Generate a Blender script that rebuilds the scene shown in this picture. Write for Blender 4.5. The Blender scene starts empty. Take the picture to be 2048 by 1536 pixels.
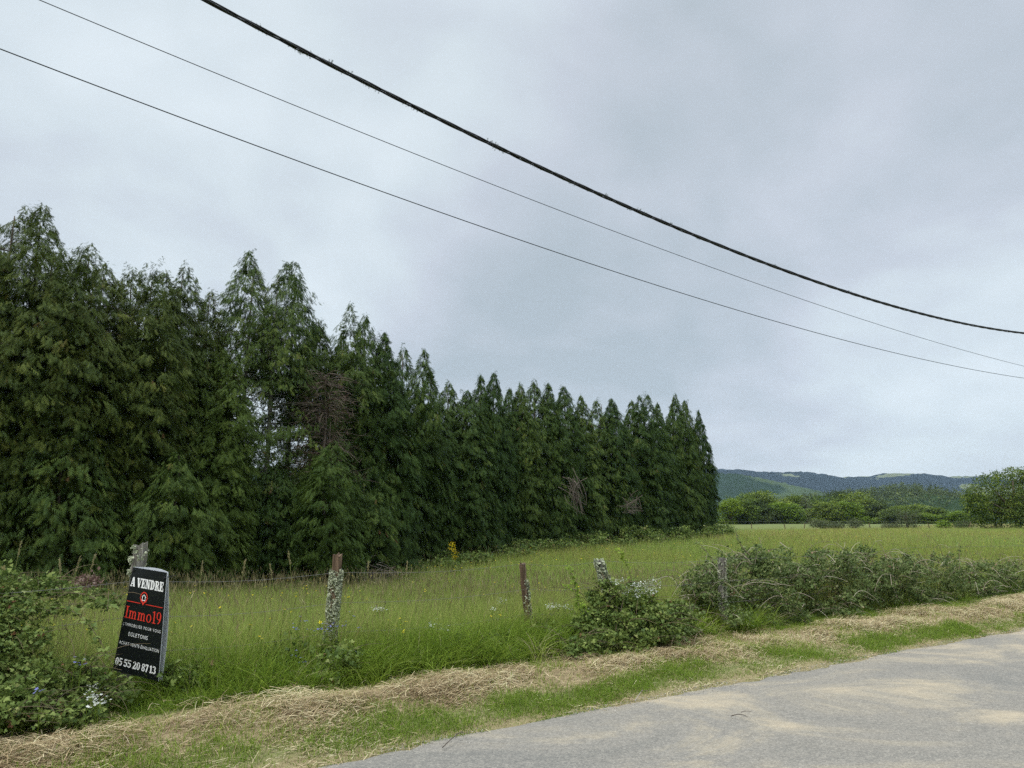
import bpy, math, random
import numpy as np
from mathutils import Vector

# ------------------------------------------------------------------ camera, sky, sun
S = bpy.context.scene
COL = S.collection
F = 1500.0                       # focal length in pixels of the 2048 px wide photograph
PITCH = math.radians(10.35)
EYE = 1.6
cam_d = bpy.data.cameras.new('camera'); cam = bpy.data.objects.new('camera', cam_d); COL.objects.link(cam)
cam_d.sensor_width = 36; cam_d.lens = 36*F/2048; cam_d.clip_end = 20000; cam_d.clip_start = 0.05
cam.location = (0, 0, EYE); cam.rotation_euler = (math.pi/2+PITCH, 0, 0)
S.camera = cam
S.view_settings.view_transform = 'Standard'; S.view_settings.look = 'None'
S.view_settings.exposure = 0.3; S.view_settings.gamma = 1

def ray(u, v):
    dx = (u-1024)/F; up = (768-v)/F
    c, s = math.cos(PITCH), math.sin(PITCH)
    return np.array([dx, c-s*up, s+c*up])
def pt(u, v, Y):
    r = ray(u, v); return np.array([0, 0, EYE])+r*(Y/r[1])
def gpt(u, v, z=0.0):
    r = ray(u, v); t = (z-EYE)/r[2]; return np.array([0, 0, EYE])+r*t

SUN_EL, SUN_AZ = 52, 215          # degrees; azimuth clockwise from +Y: behind and to the left of the camera
w = bpy.data.worlds.new('World'); S.world = w; w.use_nodes = True
nt = w.node_tree; nt.nodes.clear(); L = nt.links.new
def N(t, tree=None, **k):
    n = (tree or nt).nodes.new(t)
    for a, b in k.items():
        if a.startswith('i_'):
            key = a[2:]; key = int(key) if key.isdigit() else key.replace('_', ' ')
            n.inputs[key].default_value = b
        else: setattr(n, a, b)
    return n
out = N('ShaderNodeOutputWorld'); bg = N('ShaderNodeBackground'); bg.inputs[1].default_value = 0.1
sky = N('ShaderNodeTexSky', sky_type='NISHITA', sun_disc=False)
sky.sun_elevation = math.radians(SUN_EL); sky.sun_rotation = math.radians(SUN_AZ); sky.altitude = 500
tc = N('ShaderNodeTexCoord'); sep = N('ShaderNodeSeparateXYZ'); L(tc.outputs['Generated'], sep.inputs[0])
zc = N('ShaderNodeMath', operation='MAXIMUM', i_1=0.0); L(sep.outputs[2], zc.inputs[0])
zp = N('ShaderNodeMath', operation='ADD', i_1=0.42); L(zc.outputs[0], zp.inputs[0])
dvx = N('ShaderNodeMath', operation='DIVIDE'); L(sep.outputs[0], dvx.inputs[0]); L(zp.outputs[0], dvx.inputs[1])
dvy = N('ShaderNodeMath', operation='DIVIDE'); L(sep.outputs[1], dvy.inputs[0]); L(zp.outputs[0], dvy.inputs[1])
cb = N('ShaderNodeCombineXYZ'); L(dvx.outputs[0], cb.inputs[0]); L(dvy.outputs[0], cb.inputs[1])
n1 = N('ShaderNodeTexNoise', i_Scale=1.5, i_Detail=5.0, i_Roughness=0.5, i_Distortion=0.6); L(cb.outputs[0], n1.inputs['Vector'])
n2 = N('ShaderNodeTexNoise', i_Scale=4.0, i_Detail=4.0, i_Roughness=0.5); L(cb.outputs[0], n2.inputs['Vector'])
def dirblob(u, v, inner, outer, gain):
    d = ray(u, v); d = d/np.linalg.norm(d)
    nrm = N('ShaderNodeVectorMath', operation='NORMALIZE'); L(tc.outputs['Generated'], nrm.inputs[0])
    dt = N('ShaderNodeVectorMath', operation='DOT_PRODUCT'); dt.inputs[1].default_value = d; L(nrm.outputs[0], dt.inputs[0])
    mr = N('ShaderNodeMapRange', interpolation_type='SMOOTHSTEP'); L(dt.outputs['Value'], mr.inputs[0])
    mr.inputs[1].default_value = math.cos(math.radians(outer)); mr.inputs[2].default_value = math.cos(math.radians(inner))
    mr.inputs[3].default_value = 0; mr.inputs[4].default_value = gain
    return mr.outputs[0]
def add(a, b, op='ADD'):
    m = N('ShaderNodeMath', operation=op)
    for i, x in enumerate((a, b)):
        if isinstance(x, (int, float)): m.inputs[i].default_value = x
        else: L(x, m.inputs[i])
    return m.outputs[0]
f = add(add(n1.outputs[0], 0.5, 'SUBTRACT'), 1.5, 'MULTIPLY')
f = add(f, add(add(n2.outputs[0], 0.5, 'SUBTRACT'), 0.7, 'MULTIPLY'))
f = add(f, 0.5)
f = add(f, dirblob(250, 330, 2, 30, 0.26)); f = add(f, dirblob(1000, 760, 3, 17, -0.34)); f = add(f, dirblob(1450, 330, 3, 22, -0.16))
f = add(f, dirblob(1800, 420, 2, 13, 0.2)); f = add(f, dirblob(2000, 850, 2, 16, 0.12)); f = add(f, dirblob(1500, 0, 2, 16, -0.06))
cr = N('ShaderNodeValToRGB'); L(f, cr.inputs[0])
e = cr.color_ramp.elements
e[0].position = 0.1; e[0].color = (4.0, 4.6, 5.0, 1); e[1].position = 0.95; e[1].color = (7.1, 7.8, 8.2, 1)
x = e.new(0.45); x.color = (5.25, 5.7, 6.3, 1); x = e.new(0.68); x.color = (6.1, 6.8, 7.2, 1)
# an overcast sky is about three times brighter overhead than near the horizon
zb = N('ShaderNodeMapRange', interpolation_type='SMOOTHSTEP'); L(sep.outputs[2], zb.inputs[0])
zb.inputs[1].default_value = 0.58; zb.inputs[2].default_value = 0.98; zb.inputs[3].default_value = 1.0; zb.inputs[4].default_value = 4.2
mx = N('ShaderNodeMix', data_type='RGBA'); mx.inputs[0].default_value = 0.88
L(sky.outputs[0], mx.inputs[6]); L(cr.outputs[0], mx.inputs[7])
sc = N('ShaderNodeVectorMath', operation='SCALE'); L(mx.outputs[2], sc.inputs[0]); L(zb.outputs[0], sc.inputs[3])
L(sc.outputs[0], bg.inputs[0]); L(bg.outputs[0], out.inputs[0])

sl = bpy.data.lights.new('sun', 'SUN'); sl.energy = 1.5; sl.angle = math.radians(22); sl.color = (1, 0.96, 0.88)
so = bpy.data.objects.new('sun', sl); COL.objects.link(so)
a, el = math.radians(SUN_AZ), math.radians(SUN_EL)
sd = Vector((math.sin(a)*math.cos(el), math.cos(a)*math.cos(el), math.sin(el)))
so.rotation_euler = sd.to_track_quat('Z', 'Y').to_euler()

# ------------------------------------------------------------------ helpers
rng = np.random.default_rng(7)
def tag(o, label=None, cat=None, group=None, kind=None):
    if label: o['label'] = label
    if cat: o['category'] = cat
    if group: o['group'] = group
    if kind: o['kind'] = kind
    return o
def empty(name, loc, rz=0):
    o = bpy.data.objects.new(name, None); o.location = loc; o.rotation_euler = (0, 0, rz); o.empty_display_size = .1
    COL.objects.link(o); return o
def link(name, me, parent=None, mat=None):
    o = bpy.data.objects.new(name, me); COL.objects.link(o)
    if mat is not None and not me.materials:
        for m in (mat if isinstance(mat, (list, tuple)) else [mat]): me.materials.append(m)
    if parent: o.parent = parent
    return o
def mesh(name, V, Fc, tint=None, smooth=False, mi=None):
    """V (n,3); Fc list of index arrays (each (k,3) or (k,4)); tint per vertex"""
    me = bpy.data.meshes.new(name)
    if not isinstance(Fc, (list, tuple)): Fc = [Fc]
    Fc = [np.asarray(f_, dtype=np.int32) for f_ in Fc if len(f_)]
    loops = np.concatenate([f_.ravel() for f_ in Fc])
    tot = np.concatenate([np.full(len(f_), f_.shape[1], dtype=np.int32) for f_ in Fc])
    st = np.concatenate([[0], np.cumsum(tot)[:-1]]).astype(np.int32)
    me.vertices.add(len(V)); me.vertices.foreach_set('co', np.asarray(V, dtype=np.float32).ravel())
    me.loops.add(len(loops)); me.loops.foreach_set('vertex_index', loops)
    me.polygons.add(len(tot)); me.polygons.foreach_set('loop_start', st)
    try: me.polygons.foreach_set('loop_total', tot)
    except Exception: pass
    me.polygons.foreach_set('use_smooth', np.full(len(tot), smooth))
    if mi is not None: me.polygons.foreach_set('material_index', np.asarray(mi, dtype=np.int32))
    if tint is not None:
        at = me.attributes.new('tint', 'FLOAT', 'POINT'); at.data.foreach_set('value', np.asarray(tint, dtype=np.float32))
    me.update(calc_edges=True)
    return me
class MB:
    def __init__(s): s.V = []; s.F = {3: [], 4: []}; s.T = []; s.n = 0
    def add(s, V, Fc, tint=0.5):
        V = np.asarray(V, dtype=float)
        for f_ in (Fc if isinstance(Fc, (list, tuple)) else [Fc]):
            f_ = np.asarray(f_, dtype=np.int64)
            if len(f_): s.F[f_.shape[1]].append(f_+s.n)
        s.V.append(V); s.T.append(np.broadcast_to(np.asarray(tint, dtype=float), (len(V),)).copy()); s.n += len(V)
        return s
    def mesh(s, name, smooth=False):
        return mesh(name, np.concatenate(s.V), [np.concatenate(x) for x in s.F.values() if x], np.concatenate(s.T), smooth)
    def build(s, name, mat, parent=None, smooth=False, origin=None):
        if origin is not None: s.V = [v-np.asarray(origin) for v in s.V]
        o = link(name, s.mesh(name, smooth), parent, mat)
        if origin is not None: o.location = origin
        return o
def nz(v, ax=-1):
    return v/np.maximum(np.linalg.norm(v, axis=ax, keepdims=True), 1e-9)
def tube(P, R, sides=6, cap=True):
    P = np.asarray(P, float); n = len(P); R = np.broadcast_to(np.asarray(R, float), (n,))
    T = nz(np.gradient(P, axis=0)); ref = np.array([0, 0, 1.]) if abs(T[:, 2]).mean() < .9 else np.array([1., 0, 0])
    A = nz(np.cross(T, ref)); B = np.cross(T, A)
    th = np.linspace(0, 2*np.pi, sides, endpoint=False)
    V = P[:, None]+R[:, None, None]*(np.cos(th)[None, :, None]*A[:, None]+np.sin(th)[None, :, None]*B[:, None])
    V = V.reshape(-1, 3)
    i = np.arange(n-1)[:, None]*sides; j = np.arange(sides)[None]; j2 = (j+1) % sides
    Q = np.stack([i+j, i+j2, i+sides+j2, i+sides+j], -1).reshape(-1, 4)
    Fs = [Q]
    if cap:
        V = np.concatenate([V, P[:1], P[-1:]]); a0 = n*sides
        jj = np.arange(sides); Fs.append(np.concatenate([np.stack([jj*0+a0, (jj+1) % sides, jj], -1),
            np.stack([jj*0+a0+1, (n-1)*sides+jj, (n-1)*sides+(jj+1) % sides], -1)]))
    return V, Fs
def bez(p0, p1, p2, n=8):
    t = np.linspace(0, 1, n)[:, None]; return (1-t)**2*np.asarray(p0)+2*t*(1-t)*np.asarray(p1)+t*t*np.asarray(p2)
def vnoise(x, y, seed=0):
    """smooth value noise, vectorised"""
    x = np.asarray(x, float); y = np.asarray(y, float)
    xi = np.floor(x).astype(int); yi = np.floor(y).astype(int); fx = x-xi; fy = y-yi
    fx = fx*fx*(3-2*fx); fy = fy*fy*(3-2*fy)
    def h(a_, b_):
        k = (a_*374761393+b_*668265263+seed*1442695041) & 0xffffffff
        k = ((k ^ (k >> 13))*1274126177) & 0xffffffff
        return ((k ^ (k >> 16)) & 0xffff)/65535.0
    return (h(xi, yi)*(1-fx)+h(xi+1, yi)*fx)*(1-fy)+(h(xi, yi+1)*(1-fx)+h(xi+1, yi+1)*fx)*fy
def sstep(a_, b_, x_): t = np.clip((x_-a_)/(b_-a_), 0, 1); return t*t*(3-2*t)

# ------------------------------------------------------------------ materials
def mat(name):
    m = bpy.data.materials.new(name); m.use_nodes = True
    return m, m.node_tree, m.node_tree.nodes['Principled BSDF']
def ramp(t, src, cols, interp='LINEAR'):
    r = t.nodes.new('ShaderNodeValToRGB'); t.links.new(src, r.inputs[0]); r.color_ramp.interpolation = interp
    els = r.color_ramp.elements
    while len(els) > 1: els.remove(els[-1])
    els[0].position = cols[0][0]; els[0].color = (*cols[0][1], 1)
    for p, c in cols[1:]: e_ = els.new(p); e_.color = (*c, 1)
    return r.outputs[0]
def mixc(t, fac, a_, b_, mode='MIX'):
    m = t.nodes.new('ShaderNodeMix'); m.data_type = 'RGBA'; m.blend_type = mode
    for i, x_ in ((0, fac), (6, a_), (7, b_)):
        if isinstance(x_, (int, float)): m.inputs[i].default_value = x_
        elif isinstance(x_, tuple): m.inputs[i].default_value = (*x_, 1)
        else: t.links.new(x_, m.inputs[i])
    return m.outputs[2]
def noise(t, scale, detail=4, rough=.55, vec=None, dist=0):
    n = t.nodes.new('ShaderNodeTexNoise'); n.inputs['Scale'].default_value = scale; n.inputs['Detail'].default_value = detail
    n.inputs['Roughness'].default_value = rough; n.inputs['Distortion'].default_value = dist
    if vec is not None: t.links.new(vec, n.inputs['Vector'])
    return n.outputs[0]
def coords(t, which='Object', scale=None):
    c = t.nodes.new('ShaderNodeTexCoord'); o = c.outputs[which]
    if scale:
        m = t.nodes.new('ShaderNodeMapping'); m.inputs['Scale'].default_value = scale; t.links.new(o, m.inputs[0]); o = m.outputs[0]
    return o
def worldpos(t): return t.nodes.new('ShaderNodeNewGeometry').outputs['Position']
def bump(t, b, src, strength=.4, dist=.02):
    n = t.nodes.new('ShaderNodeBump'); n.inputs['Strength'].default_value = strength; n.inputs['Distance'].default_value = dist
    t.links.new(src, n.inputs['Height']); t.links.new(n.outputs[0], b.inputs['Normal'])
def leafmat(name, cols, var=.25, rough=.6, transl=.25, patch=None):
    """foliage: colour from the tint stored per leaf, brightness and hue varying per plant, a little light through the leaf"""
    m, t, b = mat(name)
    at = t.nodes.new('ShaderNodeAttribute'); at.attribute_name = 'tint'
    c = ramp(t, at.outputs['Fac'], cols)
    oi = t.nodes.new('ShaderNodeObjectInfo'); hs = t.nodes.new('ShaderNodeHueSaturation')
    mr = t.nodes.new('ShaderNodeMapRange'); t.links.new(oi.outputs['Random'], mr.inputs[0]); mr.inputs[3].default_value = 1-var; mr.inputs[4].default_value = 1+var
    mh = t.nodes.new('ShaderNodeMapRange'); t.links.new(oi.outputs['Random'], mh.inputs[0]); mh.inputs[3].default_value = .5+var*.06; mh.inputs[4].default_value = .5-var*.06
    t.links.new(c, hs.inputs['Color']); t.links.new(mr.outputs[0], hs.inputs['Value']); t.links.new(mh.outputs[0], hs.inputs['Hue'])
    c = hs.outputs[0]
    if patch:
        pn = noise(t, patch[0], 3, .5, worldpos(t)); f_ = t.nodes.new('ShaderNodeMapRange'); t.links.new(pn, f_.inputs[0])
        f_.inputs[1].default_value = .42; f_.inputs[2].default_value = .6
        c = mixc(t, f_.outputs[0], c, mixc(t, 1.0, c, patch[1], 'MULTIPLY'))
    t.links.new(c, b.inputs['Base Color']); b.inputs['Roughness'].default_value = rough; b.inputs['Specular IOR Level'].default_value = .12
    tr = t.nodes.new('ShaderNodeBsdfTranslucent'); t.links.new(c, tr.inputs[0])
    ms = t.nodes.new('ShaderNodeMixShader'); ms.inputs[0].default_value = transl
    o = t.nodes['Material Output']; t.links.new(b.outputs[0], ms.inputs[1]); t.links.new(tr.outputs[0], ms.inputs[2]); t.links.new(ms.outputs[0], o.inputs[0])
    return m
M = {}
M['conifer'] = leafmat('conifer_foliage', [(0, (.028, .054, .013)), (.45, (.056, .095, .019)), (.8, (.102, .142, .026)), (.93, (.145, .155, .035)), (1, (.16, .09, .04))], .22)
M['olive'] = leafmat('olive_conifer_foliage', [(0, (.032, .052, .012)), (.4, (.064, .092, .018)), (.75, (.115, .14, .026)), (.9, (.16, .155, .035)), (1, (.17, .09, .04))], .16)
M['thuja'] = leafmat('bright_conifer_foliage', [(0, (.045, .078, .016)), (.6, (.078, .118, .020)), (1, (.13, .17, .03))], .12)
M['deadfol'] = leafmat('dead_foliage', [(0, (.12, .07, .055)), (.6, (.20, .12, .10)), (1, (.30, .22, .18))], .1)
M['broadleaf'] = leafmat('broadleaf_foliage', [(0, (.075, .12, .022)), (.5, (.14, .195, .032)), (1, (.27, .33, .06))], .3)
M['darkleaf'] = leafmat('dark_broadleaf_foliage', [(0, (.05, .075, .022)), (.6, (.08, .115, .03)), (1, (.13, .17, .045))], .2)
M['oak'] = leafmat('oak_foliage', [(0, (.055, .09, .02)), (.45, (.11, .16, .03)), (.75, (.19, .24, .04)), (1, (.30, .34, .055))], .02)
M['limeleaf'] = leafmat('lime_foliage', [(0, (.11, .17, .02)), (.6, (.19, .28, .03)), (1, (.3, .38, .05))], .1)
M['greyleaf'] = leafmat('grey_green_foliage', [(0, (.08, .10, .045)), (.6, (.12, .145, .06)), (1, (.19, .20, .09))], .1)
M['bramble'] = leafmat('bramble_leaf', [(0, (.06, .10, .026)), (.45, (.125, .18, .042)), (.8, (.22, .27, .07)), (.95, (.30, .32, .12)), (1, (.26, .13, .07))], .06, .5)
M['hedgeleaf'] = leafmat('hedge_bramble_leaf', [(0, (.065, .10, .034)), (.5, (.13, .18, .055)), (.85, (.22, .26, .09)), (.96, (.32, .31, .17)), (1, (.30, .20, .13))], .06, .5)
M['meadow'] = leafmat('meadow_blade', [(0, (.15, .235, .04)), (.45, (.265, .355, .075)), (.7, (.38, .43, .12)), (.88, (.37, .34, .12)), (1, (.38, .28, .15))], 0, .6, .42, (.09, (1.10, .97, 1.0)))
M['rough'] = leafmat('rough_grass_blade', [(0, (.10, .17, .022)), (.5, (.20, .29, .035)), (.85, (.32, .40, .06)), (.93, (.42, .40, .19)), (1, (.55, .48, .28))], 0, .5, .4)
M['lawn'] = leafmat('short_grass_blade', [(0, (.10, .17, .022)), (.5, (.18, .27, .032)), (.8, (.29, .35, .06)), (1, (.5, .44, .25))], 0, .6, .3)
M['straw'] = leafmat('cut_straw', [(0, (.17, .115, .06)), (.35, (.36, .27, .15)), (.75, (.56, .46, .27)), (.92, (.68, .60, .38)), (1, (.22, .30, .08))], 0, .7, .1)
M['grit'] = leafmat('grit', [(0, (.10, .095, .085)), (.5, (.28, .26, .23)), (1, (.5, .47, .41))], 0, .9, 0)
M['seed'] = leafmat('seed_head', [(0, (.10, .08, .045)), (.5, (.22, .18, .09)), (1, (.42, .38, .2))], 0, .7, .3)
M['cane'] = leafmat('dry_cane', [(0, (.12, .09, .065)), (.5, (.30, .24, .18)), (1, (.52, .46, .36))], 0, .7, 0)
M['greencane'] = leafmat('green_cane', [(0, (.08, .07, .04)), (1, (.16, .12, .07))], 0, .6, 0)
M['twig'] = leafmat('bare_twig', [(0, (.07, .055, .045)), (.5, (.15, .12, .10)), (1, (.36, .32, .28))], 0, .8, 0)
def simple(name, col, rough=.6, metal=0, spec=.4):
    m, t, b = mat(name); n = noise(t, 30, 3, .5, coords(t))
    c = mixc(t, n, tuple(x_*.85 for x_ in col), tuple(min(1, x_*1.12) for x_ in col))
    t.links.new(c, b.inputs['Base Color']); b.inputs['Roughness'].default_value = rough; b.inputs['Metallic'].default_value = metal
    b.inputs['Specular IOR Level'].default_value = spec
    return m
M['lichen'] = leafmat('lichen', [(0, (.20, .22, .14)), (.6, (.42, .45, .31)), (1, (.62, .64, .47))], .05, .8, .15)
M['yellow'] = leafmat('yellow_petal', [(0, (.75, .5, .02)), (1, (.95, .78, .03))], 0, .5, .3)
M['white'] = leafmat('white_petal', [(0, (.6, .62, .55)), (1, (.85, .86, .8))], 0, .5, .3)
M['blue'] = leafmat('blue_petal', [(0, (.16, .16, .5)), (1, (.34, .34, .75))], 0, .5, .3)
M['black'] = simple('black_cable', (.012, .012, .014), .6)
M['wire'] = simple('dark_wire', (.03, .035, .04), .5)
M['steel'] = simple('rusted_fence_wire', (.16, .15, .14), .6, .3)
M['moss'] = leafmat('moss', [(0, (.03, .045, .015)), (1, (.07, .09, .035))], 0, .9, .1)
M['board_black'] = simple('sign_black', (.007, .009, .009), .35)
M['board_white'] = simple('sign_white', (.62, .64, .66), .5)
M['text_white'] = simple('lettering_white', (.85, .85, .83), .5)
M['text_red'] = simple('lettering_red', (.75, .045, .025), .5)
# bark / post wood
def wood(name, a_, b_, c_, sc=(30, 30, 3)):
    m, t, b = mat(name); v = coords(t, 'Object', sc); n = noise(t, 1.0, 6, .65, v, .4); n2_ = noise(t, 9, 3, .5, coords(t))
    c = ramp(t, n, [(.3, a_), (.5, b_), (.68, c_)])
    c = mixc(t, n2_, c, mixc(t, 1.0, c, (.75, .8, .75), 'MULTIPLY'))
    t.links.new(c, b.inputs['Base Color']); b.inputs['Roughness'].default_value = .9; b.inputs['Specular IOR Level'].default_value = .15
    bump(t, b, n, .8, .01); return m
M['post_grey'] = wood('weathered_grey_wood', (.05, .045, .04), (.20, .18, .155), (.40, .37, .33))
M['post_brown'] = wood('weathered_brown_wood', (.045, .03, .02), (.14, .09, .06), (.28, .19, .13))
M['bark'] = wood('bark', (.05, .035, .028), (.12, .09, .07), (.22, .18, .15), (10, 10, 1.2))
M['bark_pale'] = wood('pale_bark', (.10, .09, .075), (.22, .20, .17), (.38, .35, .31), (10, 10, 1.2))

# road: worn chip seal, pale stones, tan dusty patches, bluish worn wheel tracks
m, t, b = mat('worn_chip_seal'); P = worldpos(t)
mp = t.nodes.new('ShaderNodeMapping'); mp.inputs['Rotation'].default_value = (0, 0, -math.radians(33)); mp.inputs['Scale'].default_value = (.6, .85, 1); t.links.new(P, mp.inputs[0])
n_a = noise(t, .9, 9, .68, mp.outputs[0], .9); n_b = noise(t, .45, 4, .5, mp.outputs[0], .5)
vo = t.nodes.new('ShaderNodeTexVoronoi'); vo.inputs['Scale'].default_value = 95; t.links.new(P, vo.inputs['Vector'])
vo2 = t.nodes.new('ShaderNodeTexVoronoi'); vo2.inputs['Scale'].default_value = 38; t.links.new(P, vo2.inputs['Vector'])
sepc = t.nodes.new('ShaderNodeSeparateColor'); t.links.new(vo.outputs['Color'], sepc.inputs[0])
sepd = t.nodes.new('ShaderNodeSeparateColor'); t.links.new(vo2.outputs['Color'], sepd.inputs[0])
stone = ramp(t, sepc.outputs[0], [(0, (.10, .10, .10)), (.35, (.24, .235, .22)), (.8, (.42, .41, .38)), (1, (.68, .66, .60))])
stone = mixc(t, .3, stone, ramp(t, sepd.outputs[1], [(0, (.16, .16, .16)), (.6, (.33, .33, .32)), (1, (.5, .49, .47))]))
base = ramp(t, n_a, [(.36, (.19, .205, .215)), (.45, (.265, .27, .27)), (.53, (.36, .345, .30)), (.64, (.52, .45, .33))])
nbm = t.nodes.new('ShaderNodeMapRange'); t.links.new(n_b, nbm.inputs[0]); nbm.inputs[1].default_value = .4; nbm.inputs[2].default_value = .7; nbm.inputs[4].default_value = .55
base = mixc(t, nbm.outputs[0], base, (.30, .29, .265))
c = mixc(t, 1.0, mixc(t, .42, base, stone), (.80, .735, .64), 'MULTIPLY')
dust = t.nodes.new('ShaderNodeMapRange'); t.links.new(n_a, dust.inputs[0]); dust.inputs[1].default_value = .49; dust.inputs[2].default_value = .66; dust.inputs[4].default_value = .4
c = mixc(t, dust.outputs[0], c, (.53, .44, .30))
t.links.new(c, b.inputs['Base Color']); b.inputs['Roughness'].default_value = .92; b.inputs['Specular IOR Level'].default_value = .25
bump(t, b, vo.outputs['Distance'], .6, .006); M['road'] = m
# soil / ground under the grass
m, t, b = mat('soil_and_thatch'); P = worldpos(t); n_a = noise(t, 22, 9, .85, P); n_b = noise(t, .8, 4, .5, P)
at = t.nodes.new('ShaderNodeAttribute'); at.attribute_name = 'tint'
green = ramp(t, n_a, [(.3, (.05, .085, .02)), (.5, (.10, .155, .03)), (.7, (.17, .22, .055))])
hay = ramp(t, n_a, [(.3, (.15, .105, .06)), (.5, (.30, .23, .13)), (.7, (.45, .37, .22))])
c = mixc(t, at.outputs['Fac'], green, hay)
t.links.new(c, b.inputs['Base Color']); b.inputs['Roughness'].default_value = .95; b.inputs['Specular IOR Level'].default_value = .1
bump(t, b, n_a, .6, .03); M['ground'] = m
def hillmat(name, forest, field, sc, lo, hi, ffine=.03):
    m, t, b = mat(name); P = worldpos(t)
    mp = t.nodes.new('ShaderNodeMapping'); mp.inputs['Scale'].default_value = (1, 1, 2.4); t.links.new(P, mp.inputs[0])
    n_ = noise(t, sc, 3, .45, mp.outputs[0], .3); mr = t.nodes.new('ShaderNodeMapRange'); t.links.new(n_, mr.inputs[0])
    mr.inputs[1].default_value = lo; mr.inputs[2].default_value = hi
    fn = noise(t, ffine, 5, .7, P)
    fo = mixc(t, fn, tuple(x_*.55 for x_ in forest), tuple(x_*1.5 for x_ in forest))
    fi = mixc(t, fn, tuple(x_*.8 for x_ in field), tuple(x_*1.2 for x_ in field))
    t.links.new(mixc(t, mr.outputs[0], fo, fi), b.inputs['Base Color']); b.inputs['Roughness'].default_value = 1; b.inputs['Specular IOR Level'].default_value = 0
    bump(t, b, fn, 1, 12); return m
M['hill_far'] = hillmat('far_hill_cover', (.013, .024, .026), (.15, .17, .09), .0030, .60, .615)  # bluish forest: part of the distance haze is painted into this colour
M['hill_wood'] = hillmat('wooded_knoll_cover', (.028, .05, .02), (.045, .075, .026), .01, .45, .6)
M['hill_mid'] = hillmat('mid_hill_cover', (.022, .042, .022), (.065, .095, .045), .004, .48, .56)

# ------------------------------------------------------------------ ground
E = np.array([.815, .579]); Nn = np.array([-.579, .815])
edge_px = [(620, 1540), (760, 1504), (880, 1480), (1000, 1455), (1150, 1428), (1250, 1406), (1400, 1378), (1550, 1349), (1700, 1322), (1850, 1292), (1960, 1272), (2048, 1260)]
ep = np.array([gpt(u, v)[:2] for u, v in edge_px]); es = ep@E; et = ep@Nn
et_s = np.convolve(np.pad(et, 1, mode='edge'), [.25, .5, .25], 'valid')
def edge_t(s):
    return np.interp(s, es, et_s, left=et_s[0], right=et_s[-1])
def st(x_, y_): return x_*E[0]+y_*E[1], x_*Nn[0]+y_*Nn[1]
def xy(s, t_): return s*E[0]+t_*Nn[0], s*E[1]+t_*Nn[1]
def off(x_, y_):
    s, t_ = st(x_, y_); return t_-edge_t(s)
zt = np.linspace(-300, 6000, 12601)
_z = np.interp(zt, [-300, 5, 10, 21, 26.5, 30, 40, 55, 98, 130, 178, 235, 320, 500, 6000], [.1, .1, .0, -.45, -.2, .08, .40, .72, .58, .72, .92, -1.5, -6, -14, -30])
_k = np.hanning(11); _k /= _k.sum(); _z = np.convolve(np.pad(_z, 5, mode='edge'), _k, 'valid')
FZ = lambda y_: np.interp(y_, zt, _z)
def gz(x_, y_):
    x_ = np.asarray(x_, float); y_ = np.asarray(y_, float); d = off(x_, y_)
    verge = .11*sstep(0, .9, d)+.045*sstep(.45, .9, d)*(1-sstep(1.3, 1.8, d))*vnoise(x_*2.2, y_*2.2, 3)+.03*vnoise(x_*5, y_*5, 4)*sstep(0, .3, d)
    fld = FZ(y_)+.08*(vnoise(x_*.35, y_*.35, 5)-.5)
    k = sstep(2.3, 6.5, d)
    z = verge*(1-k)+fld*k
    back = sstep(-6.2, -7.2, d)
    return np.where(d < 0, -.06*sstep(0, -.15, d)*(1-back)+.1*back, z)
def axis(segs):
    r = [segs[0][0]]
    for a_, b_, st_ in segs: r += list(np.arange(a_, b_, st_)[1:])+[b_]
    return np.unique(np.round(r, 4))
gx = axis([(-3000, -400, 260), (-400, -60, 20), (-60, -14, 2), (-14, 18, .22), (18, 60, 1), (60, 400, 14), (400, 3000, 200)])
gy = axis([(-300, -30, 30), (-30, 2, 1.5), (2, 22, .2), (22, 60, .8), (60, 300, 4), (300, 6000, 120)])
X, Y = np.meshgrid(gx, gy); Z = gz(X, Y)
nx, ny = len(gx), len(gy); idx = np.arange(nx*ny).reshape(ny, nx)
Q = np.stack([idx[:-1, :-1], idx[:-1, 1:], idx[1:, 1:], idx[1:, :-1]], -1).reshape(-1, 4)
d = off(X, Y); hayk = sstep(.2, .6, d)*(1-sstep(1.3, 1.6, d))
hayk = np.maximum(hayk, .22*sstep(97, 102, Y)); hayk = np.maximum(hayk, .85*sstep(-.2, 0, d)*(1-sstep(.1, .5, d)))
tag(link('ground', mesh('ground', np.stack([X, Y, Z], -1).reshape(-1, 3), Q, hayk.ravel(), True), None, M['ground']), 'meadow ground and grassy bank beside the road', 'ground', kind='structure')
# road sheet with a ragged edge
ss = np.arange(-40, 60, .06); rows = [-.0, -.15, -.5, -1.2, -2.5, -4, -5.5, -6.3]
rag = .12*(vnoise(ss*1.3, ss*0, 9)-.5)+.08*(vnoise(ss*4.3, ss*0+3, 8)-.5)+.05*(vnoise(ss*11, ss*0+3, 18)-.5)
RV = []
for k, r_ in enumerate(rows):
    tt = edge_t(ss)+r_+(rag if k == 0 else 0); x_, y_ = xy(ss, tt); RV.append(np.stack([x_, y_, np.full_like(x_, 0.004+.02*math.sin(min(1, -r_/3.0)*1.57)-.01*(k == 0))], -1))
RV = np.array(RV); nr, nc = RV.shape[:2]; idx = np.arange(nr*nc).reshape(nr, nc)
Q = np.stack([idx[:-1, :-1], idx[1:, :-1], idx[1:, 1:], idx[:-1, 1:]], -1).reshape(-1, 4)
tag(link('road', mesh('road', RV.reshape(-1, 3), Q, None, True), None, M['road']), 'pale worn country road of chip seal', 'road', kind='structure')

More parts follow.
